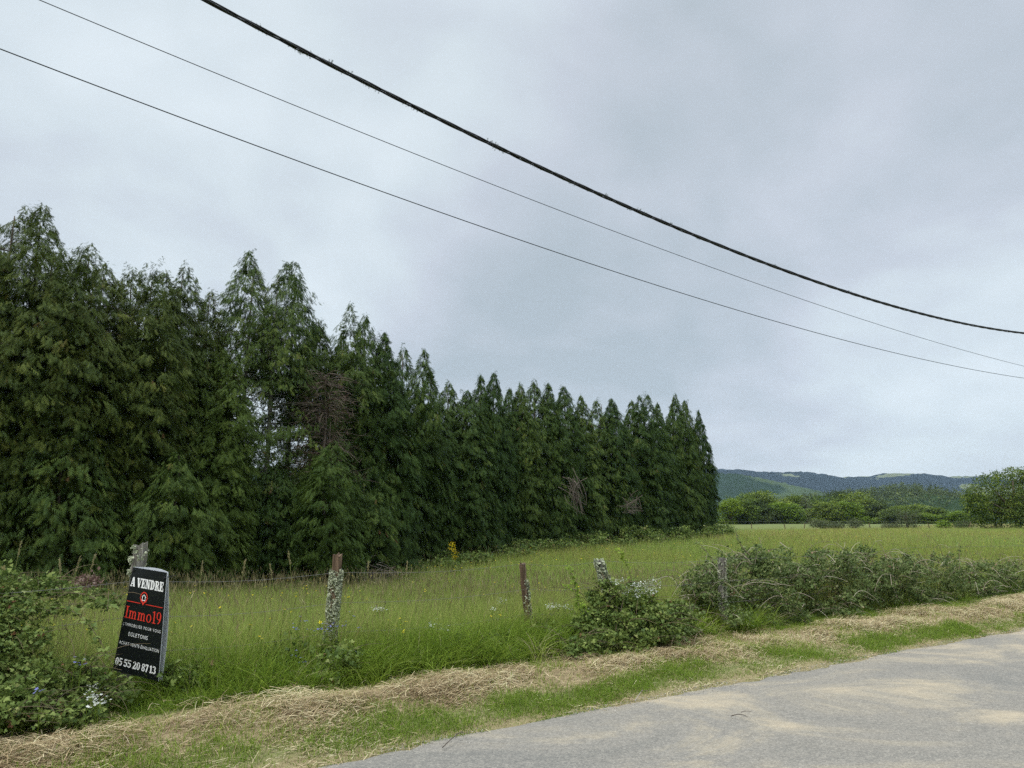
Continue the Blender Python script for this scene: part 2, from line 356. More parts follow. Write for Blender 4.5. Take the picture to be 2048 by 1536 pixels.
# ------------------------------------------------------------------ hills
def ridge(name, prof, D, wd, base, material, bumpz, label, ext=(-2500, 2500), nxs=420):
    P_ = np.array([pt(u, v, D) for u, v in prof]); xs = np.linspace(ext[0], ext[1], nxs)
    fine = np.linspace(P_[0, 0], P_[-1, 0], nxs); xs = np.unique(np.concatenate([xs, fine]))
    top = np.interp(xs, P_[:, 0], P_[:, 2]); ys = np.linspace(-1, 1, 44)
    Xg, Yg = np.meshgrid(xs, ys); prof_ = np.cos(np.clip(Yg, -1, 1)*np.pi/2)**1.15
    Zg = base+(top[None]-base)*prof_
    Zg += bumpz*3*(vnoise(Xg/D*22, Yg*5, 11)-.5)*np.sqrt(prof_)*(1-prof_)*2
    Zg += bumpz*(vnoise(Xg/D*700, Yg*30, 12)-.5)+bumpz*.8*(vnoise(Xg/D*260, Yg*12, 13)-.5)
    Yw = D+Yg*wd+(vnoise(Xg/D*9, Yg*0+2, 14)-.5)*wd*.5
    n_, m_ = Xg.shape; idx = np.arange(n_*m_).reshape(n_, m_)
    Q_ = np.stack([idx[:-1, :-1], idx[:-1, 1:], idx[1:, 1:], idx[1:, :-1]], -1).reshape(-1, 4)
    return tag(link(name, mesh(name, np.stack([Xg, Yw, Zg], -1).reshape(-1, 3), Q_, None, True), None, material), label, 'hill', kind='structure')
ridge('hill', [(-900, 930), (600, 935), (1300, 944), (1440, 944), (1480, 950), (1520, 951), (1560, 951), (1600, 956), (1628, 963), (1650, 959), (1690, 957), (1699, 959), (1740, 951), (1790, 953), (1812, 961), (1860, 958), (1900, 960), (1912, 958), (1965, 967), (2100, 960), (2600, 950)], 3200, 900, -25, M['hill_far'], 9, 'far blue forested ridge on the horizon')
ridge('hill', [(-900, 940), (900, 950), (1300, 948), (1440, 952), (1470, 958), (1520, 970), (1580, 985), (1640, 998), (1700, 1012), (1800, 1020), (2100, 1018), (2600, 1010)], 1700, 420, -22, M['hill_mid'], 6, 'nearer green hillside falling away to the right', (-1500, 1500))
ridge('hill', [(-900, 1010), (1300, 1010), (1500, 1014), (1600, 1010), (1680, 1003), (1740, 997), (1800, 988), (1850, 992), (1900, 1005), (1930, 1012), (1980, 1014), (2100, 1014), (2600, 1010)], 620, 130, -16, M['hill_wood'], 2, 'wooded knoll behind the far trees', (-600, 700))

# ------------------------------------------------------------------ conifers
def frond(pairs=5):
    V = []; T = []
    def tri(a_, b_, c_): k = len(V); V.extend([a_, b_, c_]); T.append((k, k+1, k+2))
    for i in range(pairs):
        a0 = .06+.8*i/pairs; ln = .26*math.sin(math.pi*(.25+.62*i/pairs))+.06
        for s in (-1, 1):
            tri((a0, 0, 0), (a0+.15, s*.012, 0), (a0+ln*.75+.06, s*ln, -ln*.35))
    tri((.0, -.02, 0), (.0, .02, 0), (.6, 0, .01)); tri((.55, -.05, 0), (.55, .05, 0), (1.05, 0, -.08))
    return np.array(V, float), np.array(T)
FR5 = frond(4); FR3 = frond(3)
def place(tpl, C, A, Nr, Ln, Wd, tint):
    """put a copy of the template at every centre C along axis A with normal Nr"""
    TV, TF = tpl; A = nz(A); B = nz(np.cross(Nr, A)); K = np.cross(A, B)
    V = C[:, None]+Ln[:, None, None]*(TV[None, :, 0:1]*A[:, None]+TV[None, :, 2:3]*K[:, None])+Wd[:, None, None]*TV[None, :, 1:2]*B[:, None]
    n, k = len(C), len(TV)
    Fc = (np.arange(n)[:, None, None]*k+TF[None]).reshape(-1, 3)
    return V.reshape(-1, 3), Fc, np.repeat(tint, k)
def conifer_crown(H, R, nb, ns, lo=0.0, g=None, tpl=FR5, size=.42, leaders=1, taper=1.0, sparse=None, droop=.75, spread=.17, tintmu=.42):
    """drooping sprays carried on arching branches; H height, R base radius"""
    C = []; A = []; Nr = []; Ln = []; T = []
    lean = g.normal(0, .12, (leaders, 2)); lh = [1.0]+[g.uniform(.86, .97) for _ in range(leaders-1)]
    loff = [np.zeros(2)]+[g.normal(0, R*.5, 2) for _ in range(leaders-1)]
    amp = g.uniform(0, 10)
    for b_ in range(nb):
        k = g.integers(leaders) if g.random() < .75 else 0
        h = (lo+(1-lo)*g.beta(1.0, 1.12))
        if sparse is not None and g.random() < sparse(h): continue
        hh = h*H*lh[k]
        az = g.uniform(0, 2*math.pi)
        prof = (1-h**(2.5*taper))*(.88+.1*min(1, h*4))+.05*(1-h)+.03
        lump = .50+.44*float(vnoise(az*1.6+amp, hh*.75+amp, 21))+.36*float(vnoise(az*3.5+amp, hh*2.1+amp, 22))
        Lb = R*prof*lump*g.uniform(.75, 1.12)*(1 if k == 0 else .8)
        o = np.array([loff[k][0]*min(1, h*1.5)+lean[k][0]*h*H*.1, loff[k][1]*min(1, h*1.5)+lean[k][1]*h*H*.1, hh])
        dr = np.array([math.cos(az), math.sin(az), 0]); la = np.array([-dr[1], dr[0], 0])
        n_ = max(3, int(ns*(Lb/R*.75+.25))); up = g.uniform(.2, .5); dn = g.uniform(.3, .6)
        tt = 1.03-np.abs(g.normal(0, .22, n_)); tt = np.clip(tt, .25, 1.03); lat = g.normal(0, spread, n_)*Lb*(.35+.4*np.sin(tt*3))
        P_ = o+dr*(tt*Lb)[:, None]+la*lat[:, None]; P_[:, 2] += Lb*(up*tt-dn*tt**2.2)-abs(lat)*.35+g.normal(0, .05, n_)
        ax = dr*(.30+.6*g.random(n_))[:, None]+la*g.normal(0, .45, n_)[:, None]; ax[:, 2] -= droop*g.uniform(.5, 1.6, n_)
        nn = dr*.8+np.array([0, 0, .75])+g.normal(0, .45, (n_, 3))
        C.append(P_); A.append(ax); Nr.append(nn); Ln.append(size*g.uniform(.6, 1.25, n_)*(.62+.38*min(1, (1-h)*4)))
        T.append(np.clip(g.normal(tintmu, .12)+g.normal(0, .12, n_), 0, 1))
    # leader tips: thin nodding spire sprays
    for k in range(leaders):
        n_ = 130; q = g.random(n_)**.7; top = np.array([loff[k][0]+lean[k][0]*H*.1, loff[k][1]+lean[k][1]*H*.1, H*lh[k]]); nod = g.normal(0, .16, 2)
        az = g.uniform(0, 6.28, n_); rr = (.03+.30*q)*g.uniform(.2, 1, n_)
        P_ = top+np.stack([np.cos(az)*rr+nod[0]*(1-q)**3, np.sin(az)*rr+nod[1]*(1-q)**3, .12-q*1.1], -1)
        ax = np.stack([np.cos(az), np.sin(az), g.uniform(-1.1, .35, n_)], -1)
        C.append(P_); A.append(ax); Nr.append(np.stack([np.cos(az)*.5, np.sin(az)*.5, 1+0*az], -1)+g.normal(0, .4, (n_, 3))); Ln.append((.09+.16*q)*g.uniform(.7, 1.2, n_)); T.append(np.full(n_, tintmu))
    C, A, Nr, Ln, T = map(np.concatenate, (C, A, Nr, Ln, T))
    mb = MB(); mb.add(*place(tpl, C, A, Nr, Ln, Ln*.8, T)); return mb
def trunk_mb(H, r, g, leaders=1, twigs=0, lo=.05, hi=1, R=1.2):
    mb = MB()
    for k in range(leaders):
        z = np.linspace(0, H*(.96 if k == 0 else .74), 12); w_ = g.normal(0, .03, (12, 2)).cumsum(0)*.7; P_ = np.stack([w_[:, 0]+k*.25*z/H, w_[:, 1], z], -1); P_[0, :2] = 0
        mb.add(*tube(P_, np.linspace(r, .012, 12), 9), tint=.4)
    for _ in range(twigs):
        z = H*g.uniform(lo, hi); az = g.uniform(0, 6.28); l = R*g.uniform(.4, 1.1); dr = np.array([math.cos(az), math.sin(az), 0])
        p0 = np.array([0, 0, z]); p1 = p0+dr*l*.5+[0, 0, .15*l]; p2 = p0+dr*l+[0, 0, -g.uniform(-.1, .5)*l]
        B_ = bez(p0, p1, p2, 5); mb.add(*tube(B_, np.linspace(.018, .004, 5), 4, False), tint=g.random())
        for q in range(4):
            s_ = B_[g.integers(1, 5)]; e_ = s_+dr*l*.3*g.uniform(.3, 1)+g.normal(0, .16, 3)*[1, 1, .8]
            mb.add(*tube(np.array([s_, (s_+e_)/2+g.normal(0, .02, 3), e_]), [.006, .005, .003], 3, False), tint=g.random())
    return mb
A0 = pt(0, 1100, 17.5)[:2]; B0 = pt(1450, 1050, 55)[:2]
ROWD = nz(B0-A0); ROWN = np.array([-ROWD[1], ROWD[0]])      # towards the back of the row
def rowpos(u, back=0.0):
    r = ray(u, 1042)[:2]; # intersect the sight line with the row
    a_ = A0+ROWN*back; k = (a_[0]*ROWD[1]-a_[1]*ROWD[0])/(r[0]*ROWD[1]-r[1]*ROWD[0]); return r*k
G = lambda s: np.random.default_rng(s)
def top_h(u, v, y_): return pt(u, v, y_)[2]
NEAR = [ # u, v_top, back, radius, leaders, kind
 (-230, 470, .6, 1.75, 2, 'full'), (-120, 440, .2, 1.7, 2, 'full'),
 (-45, 398, .7, 1.6, 3, 'full'), (12, 408, .9, 1.35, 1, 'full'), (58, 492, -.2, 1.6, 2, 'full'), (118, 478, .6, 1.6, 2, 'full'), (150, 520, -.3, 1.3, 1, 'full'), (222, 530, .7, 1.25, 2, 'full'),
 (262, 535, .2, 1.35, 2, 'full'), (322, 520, .5, 1.3, 1, 'full'), (385, 575, .9, 1.2, 2, 'olive'),
 (425, 690, -.6, 1.25, 2, 'thuja'), (472, 492, .8, 1.2, 1, 'open'), (530, 520, .3, 1.25, 2, 'open'), (568, 515, .9, 1.3, 2, 'open'), (615, 637, .5, .95, 1, 'open')]
FAR = [(668, 668, .8, 1.2, 1), (722, 632, .3, 1.5, 2), (760, 668, -.2, 1.45, 1), (795, 690, .5, 1.35, 2), (858, 742, .2, 1.25, 1), (892, 762, .6, 1.3, 2), (930, 780, 0, 1.35, 1),
 (958, 752, .5, 1.15, 1), (986, 746, .3, 1.1, 1), (1016, 776, .6, 1.2, 1), (1042, 766, .2, 1.2, 1), (1070, 760, .5, 1.45, 2), (1099, 768, .1, 1.3, 1), (1133, 771, .6, 1.35, 1), (1167, 790, .2, 1.3, 1),
 (1203, 797, .5, 1.45, 2), (1228, 797, .2, 1.35, 1), (1272, 802, .4, 1.4, 1), (1297, 786, .1, 1.55, 2), (1322, 806, .6, 1.3, 1), (1356, 789, .2, 1.5, 1), (1380, 800, .6, 1.25, 1), (1408, 821, .1, 1.05, 1)]
near_lab = ['tall dark conifer cut off by the frame, furthest out of the row', 'tall dark conifer at the near end of the row', 'dark conifer just outside the left edge of the frame',
 'tallest dark conifer with a thin spire at the left edge', 'dense conifer right of the tallest spire with a rounded double top', 'bushy conifer with lacy drooping top, second hump from the left edge',
 'low shouldered conifer filling the notch after the rounded tops', 'conifer with nodding brown tip, left of the drooping twin', 'dark conifer with ragged drooping flat top',
 'conifer with a pale pointed feathery tip', 'thin topped olive conifer beside the pointed feathery one', 'bright green bushy conifer growing below the open topped ones',
 'tall open conifer with bare trunk and pagoda-like top', 'open conifer with bare lower trunk, middle of the tall open trio', 'tall open conifer with heavy drooping twin top, right of the trio', 'slender short open conifer left of the dead brown tree']
def sparse_open(h): return 0.0 if h > .6 else (.72 if h > .34 else .45)
for i, (u, v, back, R, ld, kind) in enumerate(NEAR):
    p = rowpos(u, back); H = top_h(u, v, p[1])-float(gz(*p))-.1; g = G(100+i); z0 = float(gz(*p))
    root = empty('conifer_tree', (p[0], p[1], z0)); tag(root, near_lab[i], 'tree', 'dark conifers in the long row')
    if kind == 'open':
        conifer_crown(H, R*1.3, 1500, 18, .0, g, FR5, .21, ld, 1.7, sparse_open, .9).build('crown', M['conifer'], root)
        trunk_mb(H, .12, g, 1, 90, .12, .75, 1.1).build('trunk', M['bark_pale'], root, True)
    else:
        mt = M['thuja'] if kind == 'thuja' else M['olive']
        conifer_crown(H, R*.95, 1500, 17, .0, g, FR5, .22, max(ld, 2)+(i % 2), 2.4 if kind == 'full' else 1.2, (lambda h: .35 if h > .85 else 0) if kind == 'olive' else None, .8, tintmu=.62 if kind == 'olive' else .45).build('crown', mt, root)
        trunk_mb(H, .13, g, ld, 26, .1, .9, R*.8).build('trunk', M['bark'], root, True)
variants = []
for k in range(8):
    g = G(300+k); ld = 1+(k % 3 == 1)
    c_ = conifer_crown(8.0, 1.3, 1050, 14, 0, g, FR5, .29, ld, 1.25+.2*(k % 3), None, 1.0).mesh('crown'); c_.materials.append(M['conifer'])
    t_ = trunk_mb(8.0, .11, g, 1, 10, .1, .9, 1).mesh('trunk', True); t_.materials.append(M['bark'])
    variants.append((c_, t_, ld))
far_lab = ['conifer partly hidden behind the dead brown tree', 'tallest conifer right of the dead tree, with a twin spire', 'broad conifer just right of the twin spire', 'sloping shoulder conifer above the step down in the row',
 'first spire after the step down in the row', 'second spire after the step down, round and drooping', 'blunt low conifer, third after the step down', 'slim nodding spire left of the thin pale one', 'thinnest pale spire in the middle of the row',
 'low conifer just right of the thinnest spire', 'narrow spire left of the broad pointed one', 'broad pointed conifer standing above its neighbours in mid row', 'conifer with a hooked tip right of the broad pointed one', 'dark conifer with a curled tip at the left of the first gap',
 'conifer with a bent down tip right of the first gap', 'broad ragged conifer above the hanging dead branches', 'narrow conifer ending the middle clump', 'left shoulder of the clump beyond the second gap', 'high double topped conifer beyond the second gap',
 'conifer with a small bent spire right of the double topped one', 'tall conifer fourth from the far end of the row', 'thin topped dark conifer beside the last gap', 'last conifer at the far end of the row']
for i, (u, v, back, R, ld) in enumerate(FAR):
    p = rowpos(u, back); z0 = float(gz(*p)); H = top_h(u, v, p[1])-z0; g = G(500+i)
    cand = [q for q in variants if q[2] == ld] or variants; c_, t_, _l = cand[i % len(cand)]
    root = empty('conifer_tree', (p[0], p[1], z0), g.uniform(0, 6.28)); root.scale = (R/1.35*.97, R/1.35*.97, H/8.0); tag(root, far_lab[i], 'tree', 'dark conifers in the long row')
    link('crown', c_, root); link('trunk', t_, root)
# dead brown tree in front of the open ones
p = rowpos(642, -1.1); z0 = float(gz(*p)); H = top_h(642, 735, p[1])-z0; g = G(77)
root = empty('dead_tree', (p[0], p[1], z0)); tag(root, 'dead conifer with tangled reddish brown twigs among the green ones', 'tree')
trunk_mb(H, .10, g, 2, 200, .42, .97, 1.15).build('trunk', M['bark'], root, True)
mb = MB(); n = 520; q = g.uniform(.45, .97, n); az = g.uniform(0, 6.28, n); r_ = (1.1-(q-.45)*1.2)*g.uniform(.2, 1, n)
P = np.stack([np.cos(az)*r_, np.sin(az)*r_, q*H], -1); D_ = np.stack([np.cos(az), np.sin(az), g.uniform(-.9, .2, n)], -1)+g.normal(0, .4, (n, 3))
TW = (np.array([(0, -.008, 0), (0, .008, 0), (1, 0, -.1), (.3, 0, 0), (.35, .02, 0), (.75, .35, -.05), (.45, 0, 0), (.5, .02, 0), (.8, -.32, 0)], float), np.array([(0, 1, 2), (3, 4, 5), (6, 7, 8)]))
mb.add(*place(TW, P, D_, g.normal(0, 1, (n, 3)), g.uniform(.2, .5, n), g.uniform(.2, .4, n), g.random(n))); mb.build('crown', M['deadfol'], root)
# leafy low conifers in front of the row
LOW = [(655, 880, -1.9, 1.1, 'bright green low conifer in front of the dead brown tree', 'thuja'), (545, 925, -1.0, 1.1, 'dark low bushy conifer below the open trunks', 'conifer'), (430, 830, -1.2, 1.0, 'yellow green low conifer right of the big dark ones', 'thuja'),
 (720, 960, -1.2, 1.1, 'dark low conifer beside the brushwood heap', 'conifer'), (340, 900, -1.3, 1.2, 'dark low conifer at the foot of the feathery tipped tree', 'conifer'), (120, 850, -1.2, 1.4, 'spreading lower conifer behind the bramble thicket', 'conifer')]
for i, (u, v, back, R, lab, mt) in enumerate(LOW):
    p = rowpos(u, back); z0 = float(gz(*p)); H = top_h(u, v, p[1])-z0; g = G(800+i)
    root = empty('young_conifer', (p[0], p[1], z0)); tag(root, lab, 'tree', 'low conifers in front of the row')
    conifer_crown(H, R, 760, 13, 0, g, FR5, .24, 3, 1.9, None, .75, tintmu=.42).build('crown', M[mt], root); trunk_mb(H, .06, g, 1, 6, .1, .8, .6).build('trunk', M['bark'], root, True)

# ------------------------------------------------------------------ leafy crowns
LEAF = (np.array([(0, 0, 0), (.45, .36, .05), (1, 0, -.1), (.5, -.34, .04)], float), np.array([(0, 1, 2), (0, 2, 3)]))
LEAF5 = (np.array([(0, 0, 0), (.3, .30, -.06), (.72, .26, -.08), (1, 0, -.16), (.72, -.26, -.08), (.3, -.30, -.06)], float), np.array([(0, 1, 2), (0, 2, 3), (0, 3, 4), (0, 4, 5)]))
def leafy(lobes, n, size, g, tpl=LEAF, flat=.5, shell=.55):
    """lobes: (cx,cy,cz,rx,ry,rz); leaves gather in sprays on the outside of every lobe"""
    lobes = np.array(lobes, float); wts = (lobes[:, 3]*lobes[:, 5]); wts /= wts.sum()
    ncl = max(8, n//9); li = g.choice(len(lobes), ncl, p=wts); dv = nz(g.normal(0, 1, (ncl, 3)))
    cc = lobes[li, :3]+dv*lobes[li, 3:]*(g.uniform(shell, 1.06, ncl)**.7)[:, None]
    ct = np.clip(g.normal(.45, .16, ncl), 0, 1); ci = g.integers(ncl, size=n)
    C = cc[ci]+g.normal(0, size*1.15, (n, 3))*[1, 1, .55]; A = dv[ci]+g.normal(0, .7, (n, 3)); Nr = np.array([0, 0, flat*2])+g.normal(0, .6, (n, 3))+dv[ci]*.6
    Ln = size*g.uniform(.6, 1.3, n); T = np.clip(ct[ci]+g.normal(0, .15, n), 0, 1); mb = MB(); mb.add(*place(tpl, C, A, Nr, Ln, Ln, T)); return mb
def tree_lobes(H, R, g, n=16, lo=.15):
    out_ = []
    for _ in range(n):
        h = g.uniform(lo, .9); az = g.uniform(0, 6.28); rr = R*math.sqrt(max(.05, 1-((h-.5)/.55)**2))*g.uniform(.2, .72)
        s_ = R*g.uniform(.28, .5); out_.append((math.cos(az)*rr, math.sin(az)*rr, h*H, s_, s_, s_*1.05))
    return out_
def limbs(H, r, lobes, g):
    mb = MB(); mb.add(*tube(np.array([(0, 0, 0), (.02*H, 0, .25*H), (0, .02*H, .5*H), (0, 0, .8*H)]), [r, r*.8, r*.55, r*.2], 8), tint=.4)
    for l_ in lobes[:12]:
        mb.add(*tube(bez((0, 0, H*.2), (l_[0]*.4, l_[1]*.4, l_[2]*.6), l_[:3], 6), np.linspace(r*.45, r*.08, 6), 5), tint=.5)
    return mb
dv_ = []
for k in range(5):
    g = G(900+k); lb = tree_lobes(8, 3.0, g, 30, .03); c_ = leafy(lb, 11000, .30, g).mesh('crown'); t_ = limbs(8, .22, lb, g).mesh('trunk', True); t_.materials.append(M['bark']); dv_.append((c_, t_))
mats = {}
def tinted(me, key):
    k = (me.name, key)
    if k not in mats: c = me.copy(); c.materials.clear(); c.materials.append(M[key]); mats[k] = c
    return mats[k]
BG = [(1462, 1000, 118, 1.9, 'limeleaf', 'slender pale green shrub at the end of the conifer row'), (1486, 990, 122, 2.3, 'broadleaf', 'feathery light green tree just right of the conifer row'), (1500, 998, 150, 2.6, 'darkleaf', 'narrow dark tree behind the light green one'),
 (1516, 984, 158, 3.3, 'broadleaf', 'tall round pale green tree, first in the far line'), (1553, 1001, 165, 3.0, 'broadleaf', 'low round tree in the dip left of the dark far spruce'), (1590, 994, 170, 3.3, 'broadleaf', 'green tree touching the dark far spruce on its left'),
 (1640, 993, 165, 3.4, 'broadleaf', 'green tree touching the dark far spruce on its right'), (1672, 997, 170, 3.3, 'broadleaf', 'light green tree left of the dark reddish crown'), (1688, 984, 178, 2.6, 'darkleaf', 'dark reddish crown rising above the far line'),
 (1712, 989, 172, 3.7, 'broadleaf', 'broad light green tree right of the dark reddish crown'), (1740, 1000, 165, 3.2, 'broadleaf', 'mid green tree where the far line begins to fall'), (1762, 1001, 160, 3.0, 'darkleaf', 'darker round tree below the wooded knoll'),
 (1785, 1014, 150, 2.6, 'broadleaf', 'low tree left of the grey shrub'), (1822, 1010, 155, 3.4, 'broadleaf', 'wide crown directly behind the grey shrub'), (1846, 1020, 150, 2.6, 'broadleaf', 'small tree right behind the grey shrub'),
 (1874, 1017, 150, 3.0, 'broadleaf', 'rounded tree at the low right of the far line'), (1900, 1027, 140, 2.3, 'broadleaf', 'lowest small tree left of the big oak'), (1535, 1010, 150, 2.6, 'darkleaf', 'low dark tree between the first round tree and the dip'), (1572, 1006, 150, 2.8, 'limeleaf', 'small lime tree in the dip of the far line'), (1655, 1006, 150, 2.8, 'broadleaf', 'low tree in front, right of the dark far spruce'), (1700, 1006, 150, 3.0, 'limeleaf', 'pale low tree under the dark reddish crown'), (1800, 1018, 142, 2.8, 'darkleaf', 'low dark tree left behind the grey shrub'), (1858, 1026, 140, 2.4, 'limeleaf', 'low pale tree in the right dip of the far line'),
 (1926, 1022, 135, 2.4, 'limeleaf', 'bright green small tree against the big oak')]
for i, (u, v, Yd, R, mt, lab) in enumerate(BG):
    Yd = Yd+48
    b0 = pt(u, 1042, Yd); z0 = float(gz(b0[0], Yd)); H = top_h(u, v, Yd)-z0; g = G(950+i); c_, t_ = dv_[i % 5]
    root = empty('broadleaf_tree', (b0[0], Yd, z0), g.uniform(0, 6.28)); root.scale = (R*1.65/3.0, R*1.65/3.0, H/8.0); tag(root, lab, 'tree', 'leafy trees beyond the meadow')
    link('crown', tinted(c_, mt), root); link('trunk', t_, root)
b0 = pt(1614, 1042, 206); z0 = float(gz(b0[0], 206)); H = top_h(1614, 988, 206)-z0; g = G(981)
root = empty('spruce_tree', (b0[0], 206, z0)); tag(root, 'dark conical spruce standing in the far line of leafy trees', 'tree')
conifer_crown(H, 4.0, 260, 12, .03, g, FR3, .9, 1, .62, None, .4).build('crown', M['greyleaf'], root); trunk_mb(H, .2, g).build('trunk', M['bark'], root, True)
# more of the far line to both sides, out of the frame or behind the conifers
for i in range(14):
    u = 1380-i*75; Yd = 215+(i*37 % 20); b0 = pt(u, 1042, Yd); z0 = float(gz(b0[0], Yd)); g = G(1200+i); c_, t_ = dv_[i % 5]
    root = empty('broadleaf_tree', (b0[0], Yd, z0), g.uniform(0, 6.28)); root.scale = (1.3, 1.3, 1.15); tag(root, 'leafy tree far behind the conifer row', 'tree', 'leafy trees behind the conifer row')
    link('crown', tinted(c_, 'broadleaf'), root); link('trunk', t_, root)
# big oak at the right edge
Yd = 88; b0 = pt(2035, 1042, Yd); z0 = float(gz(b0[0], Yd)); g = G(60); sc_ = Yd/F
lb = []
for (u, v, r_) in [(1955, 1010, 24), (1948, 985, 20), (1975, 965, 20), (1990, 1000, 28), (2005, 962, 20), (2022, 990, 30), (2040, 955, 22), (2060, 975, 34), (2062, 945, 20), (2020, 1022, 26), (1975, 1030, 20), (2070, 1010, 36), (2100, 960, 34), (2120, 1000, 40), (2150, 980, 34), (2090, 935, 18), (1940, 998, 12), (1990, 950, 9), (2018, 942, 9)]:
    c3 = pt(u, v, Yd+g.uniform(-1.6, 1.6)); r3 = r_*sc_; lb.append((c3[0]-b0[0], c3[1]-Yd, c3[2]-z0, r3, r3, r3*.8))
root = empty('oak_tree', (b0[0], Yd, z0)); tag(root, 'big spreading oak with mixed yellow green and dark foliage at the meadow edge', 'tree')
leafy(lb+[(c_[0], c_[1], c_[2]-1.2, c_[3], c_[4], c_[5]) for c_ in lb if c_[2] < 4.5], 34000, .2, g, shell=.3).build('crown', M['oak'], root); limbs(7, .35, lb, g).build('trunk', M['bark'], root, True)
# far field shrubs
for (u, v0, v1, Yd, R, mt, lab, nm) in [(1816, 1020, 1056, 97, 1.5, 'greyleaf', 'rounded grey green shrub on the far fence line', 'shrub'), (1890, 1040, 1052, 99, .9, 'limeleaf', 'small lime green bush on the far fence line', 'shrub'),
        (1640, 1040, 1053, 98, 1.6, 'greyleaf', 'low straggly weeds at the far fence, left clump', 'weed_clump'), (1672, 1042, 1053, 98, 1.2, 'greyleaf', 'low straggly weeds at the far fence, middle clump', 'weed_clump'), (1710, 1037, 1053, 98, 1.3, 'greyleaf', 'tallest clump of straggly weeds at the far fence', 'weed_clump'), (1785, 1045, 1055, 97, 1.2, 'greyleaf', 'low weeds left against the grey shrub', 'weed_clump'), (1925, 1040, 1052, 99, 1.3, 'darkleaf', 'thin low bush between far post and lime bush', 'shrub')]:
    b0 = pt(u, 1050, Yd); z0 = float(gz(b0[0], Yd)); H = max(.5, top_h(u, v0, Yd)-z0); g = G(int(u))
    lb = [(g.uniform(-.6, .6)*R, g.uniform(-.6, .6)*R, H*g.uniform(.2, .75), R*.45, R*.45, H*.28) for _ in range(9)]
    root = empty(nm, (b0[0], Yd, z0)); tag(root, lab, 'shrub' if nm == 'shrub' else 'weeds'); leafy(lb, 1500, .16, g).build('foliage', M[mt], root)
    mb = MB()
    for _ in range(7): mb.add(*tube(bez((0, 0, 0), g.normal(0, .2, 3)+[0, 0, H*.4], g.normal(0, .5*R, 3)*[1, 1, 0]+[0, 0, H*.85], 5), np.linspace(.05, .012, 5), 4), tint=.4)
    mb.build('stem', M['bark'], root)
# woodland on the knoll and valley: nobody could count it
g = G(61); tp = leafy(tree_lobes(1, .42, g, 10, .1), 120, .16, g); TV = np.concatenate(tp.V); TF = np.concatenate(tp.F[3])
n = 2600; uu = g.uniform(1380, 2350, n); DD = g.uniform(430, 640, n); uu[:1300] = g.uniform(1600, 2000, 1300); DD[:1300] = g.uniform(490, 640, 1300)
prof = np.array([(-900, 1010), (1300, 1010), (1500, 1014), (1600, 1010), (1680, 1003), (1740, 997), (1800, 988), (1850, 992), (1900, 1005), (1930, 1012), (1980, 1014), (2100, 1014), (2600, 1010)])
xs = (uu-1024)/F*DD*1.0; px = np.array([pt(a_, b_, 620) for a_, b_ in prof]); topz = np.interp(xs, px[:, 0], px[:, 2]); kk = np.cos(np.clip((DD-620)/130, -1, 1)*np.pi/2)**1.15
zz = np.maximum(-16+(topz+16)*kk, -14)-1.0; hh = g.uniform(6, 10.5, n); rot = g.uniform(0, 6.28, n)
cs, sn = np.cos(rot)[:, None], np.sin(rot)[:, None]; ws = hh*g.uniform(.7, 1.1, n)
con = g.random(n) < .25; sx = np.where(con, ws*.5, ws)[:, None]; tz = np.where(con[:, None], 1, 1)
shr = np.where(con[:, None], np.clip(1.15-TV[None, :, 2], .1, 1), 1.0)
VX = xs[:, None]+sx*shr*(TV[None, :, 0]*cs-TV[None, :, 1]*sn); VY = DD[:, None]+sx*shr*(TV[None, :, 0]*sn+TV[None, :, 1]*cs); VZ = zz[:, None]+TV[None, :, 2]*hh[:, None]*np.where(con, 1.3, 1)[:, None]
TT = np.clip(np.repeat(np.where(con, .12, g.normal(.5, .2, n)), len(TV)), 0, 1); Ff = (np.arange(n)[:, None, None]*len(TV)+TF[None]).reshape(-1, 3)
tag(link('woodland', mesh('woodland', np.stack([VX, VY, VZ], -1).reshape(-1, 3), Ff, TT), None, M['darkleaf']), 'mixed woodland covering the knoll and valley', 'woodland', kind='stuff')

# ------------------------------------------------------------------ grass
def blades(x_, y_, z_, h, wd, lean, g, seg=2, tint=None, yaw=None, sag=.35):
    n = len(x_); yaw = g.uniform(0, 6.28, n) if yaw is None else yaw; la = g.uniform(0, 6.28, n)
    side = np.stack([np.cos(yaw), np.sin(yaw), 0*yaw], -1); ld_ = np.stack([np.cos(la), np.sin(la), 0*la], -1); V = []
    for k in range(seg+1):
        q = k/seg; c = np.stack([x_, y_, z_], -1)+ld_*(lean*h*q**1.7)[:, None]; c[:, 2] += h*(q-sag*lean*q*q)
        if k < seg:
            w_ = (wd*(1-.55*q))[:, None]; V += [c-side*w_*.5, c+side*w_*.5]
        else: V.append(c)
    V = np.stack(V, 1); m_ = V.shape[1]; b0_ = np.arange(n)*m_; Q_ = []; T_ = np.stack([b0_+m_-3, b0_+m_-2, b0_+m_-1], -1)
    for k in range(seg-1): Q_.append(np.stack([b0_+2*k, b0_+2*k+1, b0_+2*k+3, b0_+2*k+2], -1))
    tint = g.random(n) if tint is None else tint
    return V.reshape(-1, 3), ([np.concatenate(Q_)] if Q_ else [])+[T_], np.repeat(tint, m_)
def fieldpts(n, y0, y1, g, power=1.0, tmin=1.9):
    y_ = y0+(y1-y0)*g.random(n)**power; x_ = g.uniform(-1, 1, n)*(.78*y_+2)
    dd = off(x_, y_); side = (x_-A0[0])*ROWN[0]+(y_-A0[1])*ROWN[1]
    k = (dd > tmin) & ((side < .3)) & ((x_+3.0)**2+(y_-6.3)**2 > .2); return x_[k], y_[k]
g = G(5); mb = MB()
